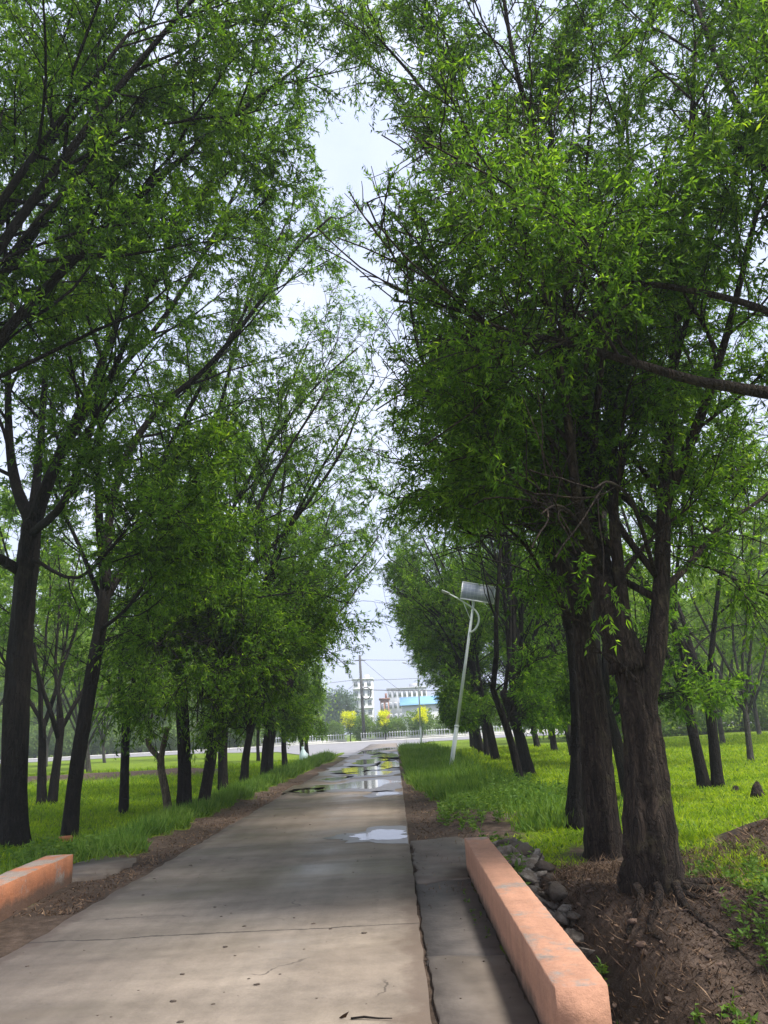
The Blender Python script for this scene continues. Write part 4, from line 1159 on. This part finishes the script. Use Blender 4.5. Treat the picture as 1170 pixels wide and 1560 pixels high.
WHITE = plain('white_paint', (.72, .73, .75), (.62, .63, .66), 2, .6)
def fence(x0, x1, y, label):
    o = empty('white_fence', (x0, y, .1), 0, label, 'fence', 'white roadside fences')
    L = x1-x0; n = int(L/.42)
    b = MB(); b.box((L/2, 0, .22), (L, .22, .44)); b.build('plinth', KERB, o)
    b = MB()
    for z in (.55, 1.25): b.box((L/2, 0, z), (L, .06, .07))
    b.build('rail', WHITE, o)
    b = MB()
    for k in range(n+1): b.box((k*L/n, 0.05, .92), (.10, .03, 1.0))
    t = b.build('pickets', WHITE, o)
fence(-22, -8.0, 130.0, 'white picket fence beyond the crossing road left of the pole')
fence(-5.6, 30, 130.0, 'white picket fence beyond the crossing road right of the pole')

def leafball(name, loc, rx, ry, rz, zc, n, mat, seed, leaf, part, parent=None, shell=.6):
    q = np.random.default_rng(seed)
    d = q.normal(size=(n, 3)); d /= np.linalg.norm(d, axis=1)[:, None]
    ph = q.uniform(0, 6.28, 4)
    rr = (shell + (1-shell)*q.uniform(0, 1, n))*(1 + .22*np.sin(d[:, 0]*5+ph[0])*np.sin(d[:, 2]*4+ph[1]) + .15*np.sin(d[:, 1]*7+ph[2]+d[:, 2]*5))
    P = d*rr[:, None]*np.array([rx, ry, rz]) + np.array([0, 0, zc])
    b = MB(); b.leaves(P, d*.6 + q.normal(size=(n, 3))*.7, leaf[0]*q.uniform(.6, 1.2, n), leaf[1]*q.uniform(.6, 1.2, n), np.clip(q.normal(.5, .22, n), 0, 1), q, .1)
    return b.build(part, mat, parent)
q = np.random.default_rng(77)
sh = None
xsr = np.concatenate([np.arange(-104, -46, 3.4), np.arange(-46, 40, 3.6)])
for i, x in enumerate(xsr):
    xx = x + q.uniform(-.8, .8); yy = (134.5 if x > -24 else 131.0) + q.uniform(-.8, 1.5)
    lab = 'round green shrub beyond the crossing road, %s' % ('far left between the trunks' if x < -24 else 'left of the pole' if x < -9 else 'right of the pole' if x > -5 else 'just behind the pole')
    if sh is None or i < 3:
        o = empty('shrub', (xx, yy, 0), 0, lab, 'shrub', 'shrubs behind the white fence')
        leafball('f', None, 2.3, 2.0, 2.1, 2.4, 2600, SHRUB, 400+i, (.42, .2), 'foliage', o, .45)
        b = MB(); b.tube([(0, 0, -.1), (.05, 0, 1.2), (0, 0, 2.2)], [.12, .1, .06], 8); b.build('stem', FARBARK, o, True)
        sh = (sh or []) + [o]
    else:
        copy_tree(sh[i % 3], (xx, yy, 0), q.uniform(0, 6.28), q.uniform(.8, 1.2)*(1.25 if x < -24 else 1), lab, 'shrubs behind the white fence')
for i, (px, py, lab) in enumerate(((533, 1100, 'small tree topped with yellow blossom left of the far pole'), (586, 1098, 'small tree topped with yellow blossom right of the far pole'), (641, 1092, 'yellow topped small tree half hidden by leaves at the road end'))):
    c = at(px, py, 129.4); x = c[0]
    o = empty('yellow_tree', (x, 129.4, .1), 0, lab, 'tree', 'yellow topped trees')
    b = MB(); b.tube([(0, 0, 0), (.03, 0, 1.2), (0, 0, 3.0)], [.10, .08, .04], 8); b.tube([(0, 0, 1.2), (.5, .1, 2.4)], [.05, .03], 6); b.tube([(0, 0, 1.3), (-.5, -.1, 2.5)], [.05, .03], 6); b.build('trunk', BARK, o, True)
    qq = np.random.default_rng(540+i)
    for part, mt, n_, z0, z1, r0_, r1_ in (('crown', WEED, 1500, 1.5, 3.4, .35, 1.05), ('blossom', YELLOW, 1700, 2.7, 4.6, .75, 1.2)):
        cb = MB(); cl_ = qq.normal(size=(26, 3)); t_ = qq.uniform(0, 1, 26)
        cc_ = np.stack([cl_[:, 0]*.5*(r0_+(r1_-r0_)*t_), cl_[:, 1]*.5*(r0_+(r1_-r0_)*t_), z0+(z1-z0)*t_], 1)
        P_ = cc_[qq.integers(0, 26, n_)] + qq.normal(size=(n_, 3))*np.array([.2, .2, .24])
        cb.leaves(P_, qq.normal(size=(n_, 3)) + np.array([0, 0, .4]), .26*qq.uniform(.6, 1.2, n_), .12*qq.uniform(.6, 1.2, n_), np.clip(qq.normal(.5, .2, n_), 0, 1), qq)
        cb.build(part, mt, o)

# buildings
BW = plain('pale_render', (.74, .74, .76), (.68, .68, .70), .6, .85)
BG = plain('grey_render', (.58, .59, .62), (.50, .51, .54), .6, .85)
WIN = plain('dark_window', (.16, .18, .21), (.20, .22, .25), .4, .15)
BRICK = plain('orange_brick', (.34, .17, .11), (.28, .14, .095), 1, .9)
BLUE = plain('blue_sheet_roof', (.16, .34, .58), (.20, .40, .62), .6, .5)
def building(name, label, px0, px1, pytop, Y, depth, floors, cols, wall, roofm=None, low=None):
    a = at(px0, pytop, Y); c = at(px1, pytop, Y); w = c[0]-a[0]; h = max(a[2], c[2]); x = (a[0]+c[0])/2
    o = empty(name, (x, Y + depth/2, 0), 0, label, 'building')
    b = MB(); b.box((0, 0, h/2-.2), (w, depth, h+.4)); b.build('wall', wall, o)
    b = MB(); b.box((0, 0, h+.18), (w+.6, depth+.6, .36)); b.box((w*.2, 0, h+1.0), (w*.25, depth*.4, 1.3)); b.build('roof', roofm or wall, o)
    if floors:
        fh = h/floors; cw = w/cols
        for i in range(floors):
            for j in range(cols):
                cx, cz = -w/2 + cw*(j+.5), fh*(i+.55)
                b = MB(); b.box((cx, -depth/2-.02, cz), (cw*.58, .10, fh*.55)); fr = b.build('window', WHITE, o)
                b = MB(); b.box((cx-cw*.14, -depth/2-.06, cz), (cw*.24, .06, fh*.46)); b.box((cx+cw*.14, -depth/2-.06, cz), (cw*.24, .06, fh*.46)); b.build('pane', WIN, fr)
    return o, w, h
o, w, h = building('apartment_building', 'tall white apartment block behind the far pole', 537, 567, 1036, 250, 12, 6, 3, BW)
b = MB()
for i in range(1, 6): b.box((0, -6.2, h/6*i), (w+.2, .5, .22))
b.build('ledge', WHITE, o)
building('long_building', 'long pale grey building right of the apartment block', 590, 650, 1050, 262, 14, 4, 8, BG)
building('brick_house', 'small orange brick house between the far buildings', 579, 592, 1066, 205, 8, 2, 2, BRICK)
a = at(612, 1074, 190); c = at(672, 1072, 190); w = c[0]-a[0]
o = empty('blue_shed', ((a[0]+c[0])/2, 196, 0), 0, 'long shed with a bright blue sheet roof at the road end', 'shed')
hh = a[2]; b = MB(); b.box((0, 0, hh/2-.2), (w, 10, hh+.4)); b.build('wall', BW, o)
b = MB(); b.add([(-w/2-.4, -5.6, hh), (w/2+.4, -5.6, hh), (w/2+.4, 0, hh+2.0), (-w/2-.4, 0, hh+2.0), (-w/2-.4, 5.6, hh), (w/2+.4, 5.6, hh), (-w/2-.4, -5.6, hh-.15), (w/2+.4, -5.6, hh-.15)],
      [np.array([[0, 1, 2, 3], [3, 2, 5, 4], [6, 7, 1, 0]]), np.array([[0, 3, 4], [1, 5, 2]])]); b.build('roof', BLUE, o)
# hazy trees beside the buildings
HZ = 'hazy trees beside the far buildings'
hz = [(503, 1052, 'hazy blue-green tree left of the white apartment block, tallest of its clump'), (520, 1048, 'hazy blue-green tree touching the white apartment block'), (487, 1064, 'low hazy tree at the left end of the far clump'), (470, 1060, 'hazy tree behind the last left willow'), (685, 1058, 'hazy tree behind the blue roofed shed'), (712, 1050, 'hazy tree right of the blue roofed shed')]
src = None
for i, (px, py, lab) in enumerate(hz):
    c = at(px, py, 205.0)
    if src is None:
        src = empty('hazy_tree', (c[0], 205, 0), 0, lab, 'tree', HZ); hsrc = c[2]
        b = MB(); b.tube([(0, 0, -.2), (0, 0, hsrc*.5), (.2, 0, hsrc*.8)], [.3, .2, .08], 8); b.build('trunk', FARBARK, src, True)
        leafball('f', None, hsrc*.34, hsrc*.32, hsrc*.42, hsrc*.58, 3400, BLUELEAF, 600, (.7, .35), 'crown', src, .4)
    else: copy_tree(src, (c[0], 205 + i*1.5, 0), i*1.3, c[2]/hsrc, lab, HZ)

# ------------------------------------------------------------------ light, air, camera
hm, hnt, hout = nodes('haze_air')
pv = N(hnt, 'VolumePrincipled'); pv.inputs['Color'].default_value = (.86, .92, .97, 1); pv.inputs['Density'].default_value = .0011; pv.inputs['Anisotropy'].default_value = .3
hnt.links.new(pv.outputs[0], hout.inputs['Volume'])
b = MB(); b.box((0, 290, 13), (860, 720, 32))
tag(b.build('haze', hm), kind='stuff')
w = bpy.data.worlds.new('World'); SC.world = w; w.use_nodes = True
nt = w.node_tree; nt.nodes.clear()
SUN_EL, SUN_AZ = R(58), R(118)
sky = N(nt, 'TexSky'); sky.sky_type = 'NISHITA'; sky.sun_disc = False
sky.sun_elevation = SUN_EL; sky.sun_rotation = SUN_AZ; sky.air_density = 1.2; sky.dust_density = 2.5
tc = N(nt, 'TexCoord').outputs['Generated']
mp = N(nt, 'Mapping'); mp.inputs['Scale'].default_value = (1, 1, 1.6); nt.links.new(tc, mp.inputs['Vector'])
cl = ramp(nt, noise(nt, 2.2, 5, .55, mp.outputs[0]), [(.3, (6.2, 7.0, 8.8)), (.7, (8.4, 8.8, 9.6))])
# noise ramps clamp at 1, so the cloud brightness is a multiplier
cl = ramp(nt, noise(nt, 2.2, 5, .55, mp.outputs[0]), [(.3, (.56, .64, .90)), (.7, (.84, .88, 1.0))])
cl = mix(nt, 1.0, cl, (6.9, 6.9, 6.9), 'MULTIPLY')
for n_ in nt.nodes:
    if n_.bl_idname == 'ShaderNodeMix': n_.clamp_result = False
col = mix(nt, .85, sky.outputs['Color'], cl)
bg = N(nt, 'Background'); bg.inputs['Strength'].default_value = .1; nt.links.new(col, bg.inputs['Color'])
wo = nt.nodes.new('ShaderNodeOutputWorld'); nt.links.new(bg.outputs[0], wo.inputs['Surface'])

sl = bpy.data.lights.new('sun', 'SUN'); sl.energy = 3.2; sl.angle = R(10); sl.color = (1, .96, .9)
so = bpy.data.objects.new('sun', sl); COL.objects.link(so)
dirv = Vector((math.sin(SUN_AZ)*math.cos(SUN_EL), math.cos(SUN_AZ)*math.cos(SUN_EL), math.sin(SUN_EL)))
so.rotation_euler = dirv.to_track_quat('Z', 'Y').to_euler(); so.location = (10, -20, 40)

cam = bpy.data.cameras.new('camera'); co = bpy.data.objects.new('camera', cam); COL.objects.link(co)
r0, u0, f0 = Vector((1, 0, 0)), Vector((0, -math.sin(PITCH), math.cos(PITCH))), Vector((0, math.cos(PITCH), math.sin(PITCH)))
rr = r0*math.cos(ROLL) - u0*math.sin(ROLL); uu = r0*math.sin(ROLL) + u0*math.cos(ROLL)
M = Matrix((rr, uu, -f0)).transposed().to_4x4(); M.translation = (0, 0, EYE); co.matrix_world = M
cam.sensor_fit = 'VERTICAL'; cam.sensor_height = 24; cam.sensor_width = 18; cam.lens = 24*FPX/1560
cam.clip_start = .05; cam.clip_end = 3000
SC.camera = co

vs = SC.view_settings; vs.view_transform = 'Standard'; vs.look = 'None'; vs.gamma = 1; vs.exposure = 1.12
cy = SC.cycles
cy.max_bounces = 9; cy.diffuse_bounces = 5; cy.glossy_bounces = 3; cy.transmission_bounces = 6; cy.transparent_max_bounces = 4; cy.volume_bounces = 0
cy.use_denoising = True; cy.caustics_reflective = False; cy.caustics_refractive = False
